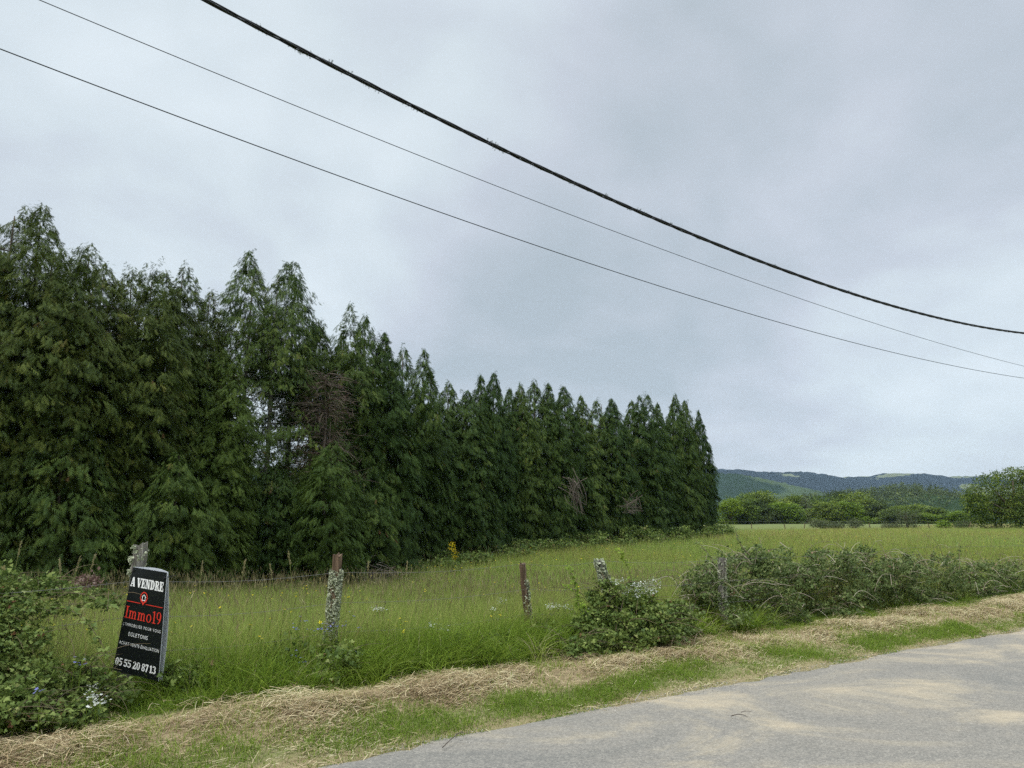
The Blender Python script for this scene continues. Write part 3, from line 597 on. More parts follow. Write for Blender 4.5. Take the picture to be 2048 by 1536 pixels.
for (n, y0, y1, pw, h0, wd, sg) in [(190000, 5.5, 17, 1.0, .52, .0055, 2), (180000, 16, 32, 1.1, .42, .011, 1), (150000, 30, 62, 1.2, .40, .022, 1), (90000, 58, 97, 1.1, .27, .045, 1), (40000, 100, 180, 1.1, .25, .09, 1)]:
    x_, y_ = fieldpts(n, y0, y1, g, pw); cl = vnoise(x_*1.3, y_*1.3, 31); n_ = len(x_); dd = off(x_, y_)
    h = h0*g.uniform(.5, 1.3, n_)*(.75+.5*cl)*(1+.25*np.exp(-(dd-2.5)))
    big = vnoise(x_*.12, y_*.12, 33); T = np.clip(.20+.24*(1-sstep(10, 20, y_))+.34*big+.22*(cl-.5)+g.normal(0, .20, n_)+.24*sstep(12, 50, y_)+.2*sstep(98, 104, y_), 0, 1)
    mb.add(*blades(x_, y_, gz(x_, y_)-.02, h, np.full(n_, wd)*g.uniform(.7, 1.3, n_), g.uniform(.05, .7, n_), g, sg, T))
tag(mb.build('meadow_grass', M['meadow']), 'tall flowering meadow grass filling the field', 'grass', kind='stuff')
# seed heads over the meadow
mb = MB()
for (n, y0, y1, hh_, ws_) in [(22000, 6, 18, .74, .8), (14000, 18, 40, .54, 1.3), (10000, 40, 95, .40, 2.2)]:
    x_, y_ = fieldpts(n, y0, y1, g); n_ = len(x_); h = hh_*g.uniform(.65, 1.2, n_); z_ = gz(x_, y_)
    V, Fc, T = blades(x_, y_, z_, h, np.full(n_, .0025*ws_), g.uniform(0, .25, n_), g, 2, np.clip(g.normal(.35, .2, n_), 0, 1)); mb.add(V, Fc, T)
    tip = V.reshape(n_, -1, 3)[:, -1]; A = g.normal(0, .3, (n_, 3))+[0, 0, 1]
    HD = (np.array([(-.5, 0, 0), (0, .11, 0), (.6, 0, 0), (0, -.11, 0)], float), np.array([(0, 1, 2), (0, 2, 3)]))
    mb.add(*place(HD, tip, A, g.normal(0, 1, (n_, 3)), np.full(n_, .10), np.full(n_, .04*ws_), np.clip(g.normal(.4, .25, n_), 0, 1)))
tag(mb.build('grass_seed_heads', M['seed']), 'brown seed heads standing over the meadow grass', 'grass', kind='stuff')
# rough uncut grass along the fence
mb = MB(); n = 90000; s_ = g.uniform(-4, 20, n)**1.0; dd = 1.38+.18*vnoise(s_*1.5, s_*0, 77)+np.abs(g.normal(0, .62, n)); x_, y_ = xy(s_, edge_t(s_)+dd); k = y_ > 2; x_, y_, dd = x_[k], y_[k], dd[k]; n_ = len(x_)
cl = vnoise(x_*1.1, y_*1.1, 41); keep = g.random(n_) < .12+1.1*sstep(.2, .7, cl); x_, y_, dd, cl = x_[keep], y_[keep], dd[keep], cl[keep]; n_ = len(x_)
h = (.12+.5*cl*sstep(1.4, 1.9, dd)+.08)*g.uniform(.5, 1.35, n_)*(1-.72*sstep(8.2, 9.2, st(x_, y_)[0]))*(1-.85*np.exp(-((x_+2.95)**2+(y_-6.15)**2)/.3))
mb.add(*blades(x_, y_, gz(x_, y_)-.01, h, g.uniform(.004, .009, n_), g.uniform(.2, 1.2, n_), g, 3, np.clip(g.normal(.42, .2, n_), 0, 1), sag=.45))
nt_ = 420; s_ = g.uniform(-3, 9.5, nt_); dd = g.uniform(1.4, 2.7, nt_); x0_, y0_ = xy(s_, edge_t(s_)+dd); kk_ = ((x0_+2.85)**2+(y0_-6.1)**2) > .42; x0_, y0_ = x0_[kk_], y0_[kk_]
ii = np.repeat(np.arange(len(x0_)), 42); n_ = len(ii); x_ = x0_[ii]+g.normal(0, .06, n_); y_ = y0_[ii]+g.normal(0, .06, n_); hb_ = g.uniform(.22, .5, len(x0_))[ii]; tb_ = g.normal(.5, .18, len(x0_))[ii]
mb.add(*blades(x_, y_, gz(x_, y_)-.01, hb_*g.uniform(.6, 1.3, n_), g.uniform(.006, .011, n_), g.uniform(.4, 1.5, n_), g, 4, np.clip(tb_+g.normal(0, .14, n_), 0, 1), sag=.5))
tag(mb.build('rough_grass', M['rough']), 'long arching uncut grass along the fence', 'grass', kind='stuff')
# short green grass by the asphalt
mb = MB(); n = 210000; s_ = g.uniform(-5, 24, n); w0 = .34+.3*vnoise(s_*.6, s_*0, 51)
dd = g.uniform(-.02, 1, n)*w0*1.35; x_, y_ = xy(s_, edge_t(s_)+dd); pch = vnoise(x_*2.6, y_*2.6, 52); keep = g.random(n) < (.4+.6*sstep(1.5, 4.5, s_))*(.38+1.1*sstep(.25, .75, pch))*(1-.75*sstep(.75, 1.3, dd/w0))*(.6+.4*sstep(.0, .2, dd))
s_, x_, y_, pch, dd = (q_[keep] for q_ in (s_, x_, y_, pch, dd)); n_ = len(x_)
h = g.uniform(.02, .085, n_)*(.6+.9*pch)*(.4+.6*sstep(0, .2, dd))
mb.add(*blades(x_, y_, gz(x_, y_)-.005, h, g.uniform(.003, .006, n_), g.uniform(.2, 1.3, n_), g, 2, np.clip(g.normal(.42, .2, n_), 0, 1), sag=.5))
n = 90000; s_ = g.uniform(-5, 24, n); dd = g.uniform(.4, 1.7, n); x_, y_ = xy(s_, edge_t(s_)+dd); pch = vnoise(x_*3, y_*3, 55); keep = g.random(n) < .25+1.2*sstep(.45, .7, pch); x_, y_ = x_[keep], y_[keep]; n_ = len(x_)
mb.add(*blades(x_, y_, gz(x_, y_), g.uniform(.03, .12, n_), g.uniform(.003, .006, n_), g.uniform(.2, 1.2, n_), g, 2, np.clip(g.normal(.6, .2, n_), 0, 1), sag=.5))
tag(mb.build('short_grass', M['lawn']), 'short green grass strip along the road edge', 'grass', kind='stuff')
# cut straw
mb = MB(); n = 170000; s_ = g.uniform(-5, 24, n); dd = g.normal(.93, .30, n)-.22*(1-sstep(1, 4, s_)); dd[:20000] = g.uniform(-.08, 1.7, 20000); x_, y_ = xy(s_, edge_t(s_)+dd); pch = vnoise(x_*2.2, y_*2.2, 3)
keep = (dd > -.1) & (g.random(n) < .10+.8*sstep(.25, .8, pch)); x_, y_, dd, pch = (q_[keep] for q_ in (x_, y_, dd, pch)); n_ = len(x_)
lift = g.random(n_)**2*.06*sstep(.3, .9, dd)*(.3+1.2*pch); C = np.stack([x_, y_, gz(x_, y_)+.006+lift], -1); az = np.where(g.random(n_) < .6, .6+g.normal(0, .6, n_), g.uniform(0, 6.28, n_)); A = np.stack([np.cos(az), np.sin(az), g.normal(0, .28, n_)], -1)
SW = (np.array([(-.5, -.5, -.05), (-.5, .5, -.05), (0, .5, .03), (0, -.5, .03), (.5, -.4, -.05), (.5, .4, -.05)], float), np.array([(0, 1, 2), (0, 2, 3), (3, 2, 5), (3, 5, 4)]))
Ln = g.uniform(.05, .2, n_); mb.add(*place(SW, C, A, g.normal(0, .35, (n_, 3))+[0, 0, 1], Ln, g.uniform(.002, .005, n_), np.clip(g.normal(.28+.5*vnoise(x_*1.7, y_*1.7, 71), .25, n_)+(dd < .4)*.05, 0, .93)))
tag(mb.build('cut_straw', M['straw']), 'dry mown straw lying along the verge', 'straw', kind='stuff')

# grit along the ragged asphalt edge
mb = MB(); n = 9000; s_ = g.uniform(-5, 24, n); dd = -np.abs(g.normal(0, .16, n))+.08; x_, y_ = xy(s_, edge_t(s_)+dd); kp = vnoise(x_*2, y_*2, 81) > .35; x_, y_, dd = x_[kp], y_[kp], dd[kp]; n_ = len(x_)
OC = (np.array([(1, 0, 0), (0, 1, 0), (-1, 0, 0), (0, -1, 0), (0, 0, .8)], float), np.array([(0, 1, 4), (1, 2, 4), (2, 3, 4), (3, 0, 4)]))
az = g.uniform(0, 6.28, n_); Ln = g.uniform(.002, .007, n_)
mb.add(*place(OC, np.stack([x_, y_, np.maximum(gz(x_, y_), .006+.0*dd)], -1), np.stack([np.cos(az), np.sin(az), 0*az], -1), np.tile([0, 0, 1.], (n_, 1)), Ln, Ln*g.uniform(.6, 1, n_), g.random(n_)))
tag(mb.build('gravel', M['grit']), 'loose grit and small stones along the asphalt edge', 'gravel', kind='stuff')

# ------------------------------------------------------------------ fence
FO = 2.15
def fpos(u, o=FO):
    s_ = np.linspace(-6, 40, 4000); x_, y_ = xy(s_, edge_t(s_)+o); uu = 1024+F*x_/(y_*math.cos(PITCH)+(np.full_like(x_, .9)-EYE)*math.sin(PITCH)); i = np.argmin(abs(uu-u)); return x_[i], y_[i]
def post(u_top, v_top, u_bot, r, material, lab, lich=0, seed=0, top='flat', o=FO, tuft=.03, lic_lo=.1, lic_hi=.95, side=0, nm='fence_post', Yd=None, sq=1.0):
    g = G(seed+2000)
    if Yd is None: x_, y_ = fpos(u_bot, o)
    else: x_, y_ = pt(u_bot, 1050, Yd)[0], Yd
    z0 = float(gz(x_, y_)); T3 = pt(u_top, v_top, y_-.02); root = empty(nm, (x_, y_, z0)); H = T3-np.array([x_, y_, z0])
    q = np.linspace(-.15, 1, 15); P_ = q[:, None]*H[None]+g.normal(0, r*.06, (15, 3)); n_ = 12; V = []
    th = np.linspace(0, 6.283, n_, endpoint=False); rad = 1+.16*g.normal(0, 1, n_)
    for k in range(15):
        rr = r*rad*(1+.05*g.normal(0, 1, n_))*(1.04-.1*q[k]); V.append(np.stack([P_[k, 0]+rr*np.cos(th)*sq, P_[k, 1]+rr*np.sin(th), np.full(n_, P_[k, 2])+(g.normal(0, .012, n_) if k == 14 else 0)], -1))
    V = np.concatenate(V+[P_[-1:]+[0, 0, -.008]]); i_ = np.arange(14)[:, None]*n_; j = np.arange(n_)[None]; j2 = (j+1) % n_
    Q_ = np.stack([i_+j, i_+j2, i_+n_+j2, i_+n_+j], -1).reshape(-1, 4); jj = np.arange(n_); tp_ = np.stack([14*n_+jj, 14*n_+(jj+1) % n_, jj*0+15*n_], -1)
    o_ = link('post_shaft', mesh('post_shaft', V, [Q_, tp_], None, False), root, material)
    if lich:
        mb = MB(); n = lich; q = g.uniform(lic_lo, lic_hi, n); az = g.uniform(0, 6.28, n) if not side else g.normal(side, .9, n); pc = vnoise(az*1.5, q*14, seed+5); k = g.random(n) < .15+1.4*sstep(.3, .7, pc); q, az = q[k], az[k]; n = len(q)
        dr = np.stack([np.cos(az), np.sin(az), 0*az], -1); C = q[:, None]*H[None]+dr*r*1.0; A = dr+g.normal(0, .8, (n, 3)); Ln = tuft*g.uniform(.4, 1.3, n)
        CR = (np.array([(0, -.2, 0), (0, .2, 0), (.7, .6, .1), (1, 0, .2), (.7, -.6, -.1), (.5, 0, .5)], float), np.array([(0, 1, 5), (1, 2, 5), (2, 3, 5), (3, 4, 5), (4, 0, 5)]))
        mb.add(*place(CR, C, A, g.normal(0, 1, (n, 3)), Ln, Ln*.8, g.random(n))); mb.build('lichen', M['lichen'], root)
    tag(root, lab, 'post', 'wooden posts of the roadside fence' if Yd is None else 'small posts of the far fence'); return root, np.array([x_, y_, z0]), H
posts = []
posts.append(post(281, 1089, 258, .056, M['post_grey'], 'square grey post with lichen behind the for sale board', 150, 1, o=FO+.02, lic_lo=.80, lic_hi=.99, tuft=.03, side=0.0, sq=1.05))
posts.append(post(676, 1109, 660, .045, M['post_brown'], 'brown topped post thickly crusted with pale lichen', 8500, 2, lic_lo=.2, lic_hi=.86, tuft=.027))
posts.append(post(1045, 1126, 1062, .036, M['post_brown'], 'thin dark leaning post with lichen down one side', 500, 3, lic_lo=.2, lic_hi=.8, tuft=.026, side=.2))
posts.append(post(1198, 1121, 1240, .038, M['post_grey'], 'leaning post with a tuft of lichen on top, standing in leafy brambles', 1100, 4, lic_lo=.6, lic_hi=1.0, tuft=.045))
posts.append(post(1444, 1116, 1441, .05, M['post_grey'], 'split weathered grey post in front of the bramble hedge', 900, 5, lic_lo=.3, lic_hi=1, tuft=.02, o=FO-.46))
posts.append(post(1826, 1124, 1828, .04, M['post_grey'], 'weathered post nearly swallowed by the bramble hedge', 0, 6, o=FO+.3))
posts.append(post(2260, 1110, 2262, .05, M['post_grey'], 'weathered fence post beyond the right edge of the view', 0, 7))
# three strands of barbed wire
xl, yl = fpos(-420)
pts_ = [np.array([xl, yl, 0.1])]+[p_[1] for p_ in posts]; Hs = [np.array([0, 0, 1.15])]+[p_[2] for p_ in posts]
wire_root = []
for hf, lab in ((.97, 'top strand of rusty barbed wire between the posts'), (.68, 'middle strand of rusty barbed wire'), (.4, 'lowest strand of rusty barbed wire in the long grass')):
    mb = MB(); P_ = []
    for k in range(len(pts_)-1):
        a_ = pts_[k]+Hs[k]/Hs[k][2]*hf; b_ = pts_[k+1]+Hs[k+1]/Hs[k+1][2]*hf; a_ = a_+[0.02, -.045, 0]; b_ = b_+[0.02, -.045, 0]
        q = np.linspace(0, 1, 12)[:-1, None]; sg = a_+(b_-a_)*q; sg[:, 2] -= .04*np.sin(q[:, 0]*np.pi); P_.append(sg)
    P_ = np.concatenate(P_+[b_[None]]); mb.add(*tube(P_, .0014, 4, False)); seglen = np.linalg.norm(np.diff(P_, axis=0), axis=1); cum = np.concatenate([[0], np.cumsum(seglen)])
    for d_ in np.arange(.1, cum[-1], .13):
        c = np.array([np.interp(d_, cum, P_[:, i_]) for i_ in range(3)])
        for sgn in (-1, 1): mb.add(*tube(np.array([c-[0, .004*sgn, .012], c+[.004, .004*sgn, .012]]), .0012, 3, False))
    tag(mb.build('barbed_wire', M['steel'], origin=P_[0]), lab, 'wire', 'barbed wire strands of the roadside fence')
# far fence
fl = ['leftmost', 'second', 'third', 'fourth', 'fifth', 'sixth', 'seventh', 'eighth']
for i, (u, v, dv) in enumerate([(1503, 1047, 0), (1569, 1048, 1), (1609, 1047, -1), (1739, 1046, 2), (1857, 1046, 3), (1939, 1044, -4), (1991, 1043, 0), (2090, 1043, 1)]):
    post(u-dv*.6, v, u+dv*.8, .055, M['post_brown'], fl[i]+' small dark post from the left on the far fence', 0, 40+i, Yd=96)
mb = MB()
for hz in (.55, .95):
    q = np.linspace(1440, 2200, 30); P_ = np.array([[pt(u, 1050, 96)[0], 96, float(gz(pt(u, 1050, 96)[0], 96))+hz] for u in q]); mb.add(*tube(P_, .006, 3, False))
tag(mb.build('fence_wire', M['steel'], origin=P_[0]), 'faint wire strung along the small far posts', 'wire')

# ------------------------------------------------------------------ for-sale sign
post_p, post_H = posts[0][1], posts[0][2]
Yb = post_p[1]-.085
def sY(v): return Yb
TL, TR, BR, BL = pt(266, 1134, Yb-.02), pt(334, 1145, Yb-.12), pt(316.5, 1363, Yb-.06), pt(225, 1340, Yb-.04)
org = (TL+TR+BR+BL)/4
def bp(a_, b_, dz=0.0):
    a_ = np.asarray(a_, float); b_ = np.asarray(b_, float)
    P_ = ((1-a_)*(1-b_))[..., None]*TL+(a_*(1-b_))[..., None]*TR+(a_*b_)[..., None]*BR+((1-a_)*b_)[..., None]*BL
    n_ = np.cross(TR-TL, BL-TL); n_ /= np.linalg.norm(n_)
    if n_[1] > 0: n_ = -n_
    return P_+n_*dz-org
sign = empty('for_sale_sign', org); tag(sign, 'black for sale board with white and red lettering wrapped on a post', 'sign')
def panel(f_, th, name, mats_, na=10, nb_=16):
    a_, b_ = np.meshgrid(np.linspace(0, 1, na), np.linspace(0, 1, nb_)); Fr = f_(a_, b_, 0); Bk = f_(a_, b_, -th); V = np.concatenate([Fr.reshape(-1, 3), Bk.reshape(-1, 3)])
    idx = np.arange(na*nb_).reshape(nb_, na); k = na*nb_; q1 = np.stack([idx[:-1, :-1], idx[1:, :-1], idx[1:, 1:], idx[:-1, 1:]], -1).reshape(-1, 4); q2 = q1[:, ::-1]+k
    ring = np.concatenate([idx[0], idx[1:, -1], idx[-1, -2::-1], idx[-2:0:-1, 0]]); r2 = np.roll(ring, -1); q3 = np.stack([ring, r2, r2+k, ring+k], -1)
    me = mesh(name, V, [q1, q2, q3], None, True, np.concatenate([np.zeros(len(q1)), np.ones(len(q2)), np.ones(len(q3))]))
    for x_ in mats_: me.materials.append(x_)
    me.polygons.foreach_set('use_smooth', np.zeros(len(me.polygons), bool)); return link(name, me, sign)
panel(lambda a_, b_, d_: bp(a_, b_, d_), .005, 'front_board', [M['board_black'], M['board_white']])
def back(a_, b_, d_):
    P_ = bp(a_, b_, 0); bow = np.sin(np.pi*np.clip(a_, 0, 1))*.07+np.sin(np.pi*np.clip(b_, 0, 1))*.02+.012+.035*b_
    v = np.array([.12, 1, .0]); P_ = P_+bow[..., None]*v+np.array([.0, 0, 0])+((a_**3)*(.002+.012*np.sin(np.pi*b_)))[..., None]*np.array([1, .3, 0])
    P_[..., 2] += .008*np.sin(np.pi*np.clip(a_, 0, 1))*(1-b_)
    return P_+np.array([0, -d_, 0])
bo = panel(lambda a_, b_, d_: back(a_, b_, d_), .005, 'back_board', [M['board_white'], M['board_white']])
DZ = [.0018]
def flat(polys, material, name, label=None):
    """polys: arrays (k,2) in board coordinates a,b"""
    V = []; F3 = []; n = 0
    for p_ in polys:
        p_ = np.asarray(p_, float); DZ[0] += .00001; c = bp(p_[:, 0], p_[:, 1], DZ[0]); V.append(c); k = len(p_)
        F3 += [(n, n+i_, n+i_+1) for i_ in range(1, k-1)]; n += k
    o = link(name, mesh(name, np.concatenate(V), np.array(F3)), sign, material)
    if label: o['label'] = label
    return o
def arc(cx, cy, rx, ry, tx, ty, a0, a1, n=14):
    out_ = []; th = np.radians(np.linspace(a0, a1, n))
    for i_ in range(n-1):
        p_ = []
        for k, (q, r_) in enumerate(((th[i_], 1), (th[i_+1], 1), (th[i_+1], 0), (th[i_], 0))): p_.append((cx+(rx-(0 if r_ else tx))*math.cos(q), cy+(ry-(0 if r_ else ty))*math.sin(q)))
        out_.append(p_)
    return out_
R_ = lambda x0, y0, x1, y1: [[(x0, y0), (x1, y0), (x1, y1), (x0, y1)]]
def Qd(*p_): return [list(p_)]
# fat slab letters on a unit-high cell, y up; value = (width, polygons)
W = .30; h_ = .13
SL = {
 'A': (.92, Qd((.30, 1), (.62, 1), (.92, 0), (.58, 0))+Qd((.30, 1), (.42, .9), (.2, 0), (.06, 0))+R_(.18, .24, .7, .36)+R_(0, 0, .34, .12)+R_(.5, 0, .95, .12)),
 'V': (.92, Qd((.0, 1), (.34, 1), (.62, .0), (.34, 0))+Qd((.72, 1), (.86, 1), (.6, 0), (.44, 0))+R_(-.02, .88, .42, 1)+R_(.58, .88, .95, 1)),
 'E': (.82, R_(.1, 0, .1+W, 1)+R_(0, .87, .78, 1)+R_(0, 0, .8, h_)+R_(.3, .44, .6, .56)+R_(.66, .66, .78, 1)+R_(.68, 0, .8, .34)+R_(.52, .34, .62, .66)),
 'N': (.98, R_(.1, 0, .24, 1)+R_(.74, 0, .88, 1)+Qd((.1, 1), (.42, 1), (.88, 0), (.58, 0))+R_(0, 0, .36, .12)+R_(.6, .88, 1, 1)+R_(0, .88, .3, 1)),
 'D': (.92, R_(.1, 0, .1+W, 1)+arc(.42, .5, .46, .5, .28, .13, -90, 90)+R_(0, .87, .45, 1)+R_(0, 0, .45, h_)),
 'R': (.92, R_(.1, 0, .1+W, 1)+arc(.44, .74, .38, .26, .24, .1, -90, 90)+R_(0, .88, .46, 1)+R_(0, 0, .46, .12)+R_(.3, .46, .5, .56)+Qd((.42, .5), (.7, .5), (.9, .05), (.62, .05))+R_(.58, 0, .95, .12)),
 '0': (.74, arc(.36, .5, .36, .5, .24, .12, 0, 360, 26)),
 '1': (.5, R_(.12, 0, .38, 1)+R_(0, 0, .5, .14)+R_(.0, .78, .2, .9)),
 '2': (.74, arc(.36, .7, .34, .3, .22, .12, -10, 165)+Qd((.44, .66), (.70, .66), (.3, .14), (.02, .14))+R_(.02, 0, .7, .18)+R_(.6, 0, .7, .34)),
 '3': (.72, arc(.33, .73, .33, .27, .22, .11, -90, 165)+arc(.33, .28, .36, .28, .24, .12, -165, 90)),
 '5': (.72, R_(.06, .5, .2, 1)+R_(.06, .84, .64, 1)+arc(.32, .33, .38, .33, .25, .12, -160, 120)),
 '7': (.70, R_(.02, .82, .68, 1)+R_(.02, .64, .13, 1)+Qd((.42, .84), (.68, .84), (.42, 0), (.14, 0))),
 '8': (.74, arc(.36, .74, .32, .26, .2, .1, 0, 360, 22)+arc(.36, .27, .36, .28, .23, .11, 0, 360, 22)),
 ' ': (.30, [])}
def s(x0, x1, y=0): return R_(x0, y, x1, y+.055)
SR = { # light serif letters, x height .66
 'I': (.46, R_(.16, 0, .3, 1)+s(.02, .44)+s(.02, .44, .945)),
 'm': (1.06, R_(.1, 0, .22, .66)+arc(.33, .43, .21, .23, .11, .06, 0, 180)+R_(.43, 0, .54, .44)+arc(.66, .43, .21, .23, .11, .06, 0, 180)+R_(.76, 0, .87, .44)+s(.02, .31)+s(.36, .63)+s(.69, .97)+R_(.02, .61, .12, .66)),
 'o': (.66, arc(.31, .33, .30, .35, .12, .05, 0, 360, 26)),
 '1': (.50, R_(.2, 0, .33, 1)+s(.04, .48)+Qd((.05, .84), (.2, .9), (.2, 1), (.05, .88))),
 '9': (.62, arc(.3, .68, .28, .33, .12, .05, 0, 360, 24)+arc(.10, .66, .48, .66, .13, .06, -75, 8))}
def setline(txt, font, a0, a1, btop, bbot, gap=.04):
    tot = sum(font[c][0]+gap for c in txt)-gap; k = (a1-a0)/tot; x_ = 0; out_ = []
    for c in txt:
        wd, po = font[c]
        for p_ in po: out_.append([(a0+(x_+q[0])*k, bbot-(bbot-btop)*q[1]) for q in p_])
        x_ += wd+gap
    return out_
flat(setline('A VENDRE', SL, .03, .94, .095, .185), M['text_white'], 'lettering', 'white slab lettering A VENDRE')
flat(setline('Immo19', SR, .03, .96, .378, .49, .03), M['text_red'], 'lettering', 'red serif lettering Immo19')
flat(setline('05', SL, .03, .185, .872, .942)+setline('55', SL, .22, .385, .872, .942)+setline('20', SL, .42, .585, .872, .942)+setline('87', SL, .62, .77, .872, .942)+setline('13', SL, .80, .94, .872, .942), M['text_white'], 'lettering', 'white slab telephone number')
flat(R_(.03, .327, .385, .333)+R_(.53, .327, .97, .333), M['text_red'], 'rule_line')
pin = arc(.457, .270, .098, .054, .02, .010, 0, 360, 30)+Qd((.385, .29), (.529, .29), (.457, .345))
flat(pin, M['text_red'], 'map_pin', 'red map pin outline')
hs = [((.457, .243), (.405, .268)), ((.457, .243), (.509, .268)), ((.42, .263), (.42, .298)), ((.494, .263), (.494, .298)), ((.42, .298), (.494, .298))]
flat(Qd((.40, .285), (.514, .285), (.457, .320)), M['board_black'], 'map_pin_inside')
def ln2(p_, q_, w_=.014):
    p_ = np.array(p_); q_ = np.array(q_); d_ = (q_-p_)*[1, 2.2]; d_ /= np.linalg.norm(d_); n_ = np.array([-d_[1], d_[0]/2.2])*w_/2; return [[p_-n_, p_+n_, q_+n_, q_-n_]]
flat(sum([ln2(*x_) for x_ in hs], []), M['text_white'], 'house_symbol', 'white outlined house symbol')
def fonttext(txt, a0, a1, btop, bbot, bold=0.0, space=1.2):
    cu = bpy.data.curves.new('t', 'FONT'); cu.body = txt; cu.offset = bold; cu.space_character = space; cu.resolution_u = 3
    o = bpy.data.objects.new('t', cu); COL.objects.link(o); bpy.context.view_layer.update(); me = o.evaluated_get(bpy.context.evaluated_depsgraph_get()).to_mesh()
    V = np.array([v.co[:2] for v in me.vertices]); me.calc_loop_triangles(); T_ = np.array([t_.vertices[:] for t_ in me.loop_triangles]); o.evaluated_get(bpy.context.evaluated_depsgraph_get()).to_mesh_clear()
    bpy.data.objects.remove(o); bpy.data.curves.remove(cu)
    x0, x1 = V[:, 0].min(), V[:, 0].max(); cap = .70
    a_ = a0+(V[:, 0]-x0)/(x1-x0)*(a1-a0); b_ = bbot-(V[:, 1]/cap)*(bbot-btop); DZ[0] += .0001
    link('lettering', mesh('lettering', bp(a_, b_, DZ[0]), T_), sign, M['text_white'])['label'] = 'small white lettering '+txt
fonttext("L'IMMOBILIER POUR VOUS", .05, .97, .535, .564, -.004, 1.25)
fonttext('EGLETONS', .22, .68, .615, .652, .008, 1.2)
fonttext('ACHAT-VENTE-\u00c9VALUATION', .04, .97, .712, .742, .004, 1.15)
for i_, (a_, b_) in enumerate([(.05, .03), (.95, .05), (.94, .955), (.04, .95)]):
    c = bp(np.array([a_]), np.array([b_]), .004)[0]; e_ = c+np.array([.05 if a_ > .5 else -.04, .02, .012])
    mb = MB(); mb.add(*tube(bez(c+[0, -.008, 0], (c+e_)/2+[0, -.012, 0], e_+[0, .08, 0], 8), .0028, 5)); th = np.linspace(0, 6.28, 10); ring = c+np.stack([np.cos(th)*.008, th*0-.004, np.sin(th)*.008], -1); mb.add(*tube(ring, .003, 5)); mb.build('cable_tie', M['black'], sign)

# ------------------------------------------------------------------ overhead lines
def cable(px, Y0, name):
    P0 = np.array([0, Y0]); pts3 = []
    for u, v in px:
        r = ray(u, v); # vertical plane through (0,Y0) along direction E
        k = (P0[0]*E[1]-P0[1]*E[0])/(r[0]*E[1]-r[1]*E[0]); p3 = np.array([0, 0, EYE])+r*k; pts3.append(p3)
    pts3 = np.array(pts3); s_ = (pts3[:, :2]-P0)@E; co = np.polyfit(s_, pts3[:, 2], 2)
    co3 = np.polyfit(s_, pts3[:, 2], 3)
    print(name, 's', s_.min(), s_.max(), 'z', pts3[:, 2].min(), pts3[:, 2].max(), 'fit', co, 'err', abs(np.polyval(co, s_)-pts3[:, 2]).max())
    return P0, co, s_.min(), s_.max()
def cable_pts(c, n=500, a=-14, b=30):
    P0, co, s0, s1 = c; s_ = np.linspace(s0+a, s1+b, n); return np.stack([P0[0]+s_*E[0], P0[1]+s_*E[1], np.polyval(co, s_)], -1), s_
thick = cable([(407, 0), (492, 44), (590, 92), (740, 170), (839, 218), (925, 259), (1048, 317), (1198, 388), (1300, 433), (1399, 475), (1469, 503), (1614, 557), (1703, 588), (1821, 622), (2048, 666)], 8.4, 'thick')
thin1 = cable([(72, 0), (376, 123), (700, 254), (925, 344), (1200, 451), (1300, 489), (1614, 604), (2048, 732)], 9.6, 'thin1')
thin2 = cable([(0, 100), (205, 174), (393, 245), (700, 359), (860, 418), (1095, 500), (1200, 535), (1537, 639), (1821, 711), (2048, 757)], 10.4, 'thin2')
P_, s_ = cable_pts(thick, 900); root = empty('overhead_cable', P_[0]); tag(root, 'thick twisted black overhead cable with mossy tufts crossing the sky', 'cable'); g = G(31)
for k in range(4):
    ph = s_*4.2+k*1.571+.8*np.sin(s_*.7); r_ = .0145 if k < 3 else .018
    q = np.stack([-np.cos(ph)*.579, np.cos(ph)*.815, np.sin(ph)], -1)*r_; mb = MB(); mb.add(*tube(P_+q-P_[0], .0098 if k < 3 else .007, 6, False)); mb.build('cable_strand', M['black'], root, True)
mb = MB()
for px in [505, 515, 588, 597, 640, 655, 668, 696, 741, 815, 838, 990, 1000, 1050, 1085, 1115, 1140, 1175, 1215, 1255, 1285, 1290, 1340, 1398, 1550, 1702]:
    uu = 1024+F*P_[:, 0]/(P_[:, 1]*math.cos(PITCH)+(P_[:, 2]-EYE)*math.sin(PITCH)); i_ = int(np.argmin(abs(uu-px))); n = g.integers(3, 10); sg = g.choice([-1, 1])
    ofs = g.normal(0, .06, n); tg = nz(P_[i_+1]-P_[i_]); C = P_[i_]-P_[0]+ofs[:, None]*tg[None]
    C[:, 2] += sg*.018; A = g.normal(0, .6, (n, 3)); A[:, 2] = sg*g.uniform(.3, 1.2, n); mb.add(*place(FR3, C, A, g.normal(0, 1, (n, 3)), g.uniform(.02, .045, n), g.uniform(.03, .06, n), g.random(n)))
mb.build('moss_tuft', M['moss'], root)
for c, nm in ((thin1, 'upper thin dark wire, nearer the thick cable'), (thin2, 'lower thin dark wire, furthest below the thick cable')):
    P_, s_ = cable_pts(c, 200, -12, 30); root = MB(); root.add(*tube(P_, .0045 if c is thin1 else .0062, 6, False)); tag(root.build('overhead_wire', M['wire'], origin=P_[0], smooth=True), nm, 'cable', 'thin overhead wires')

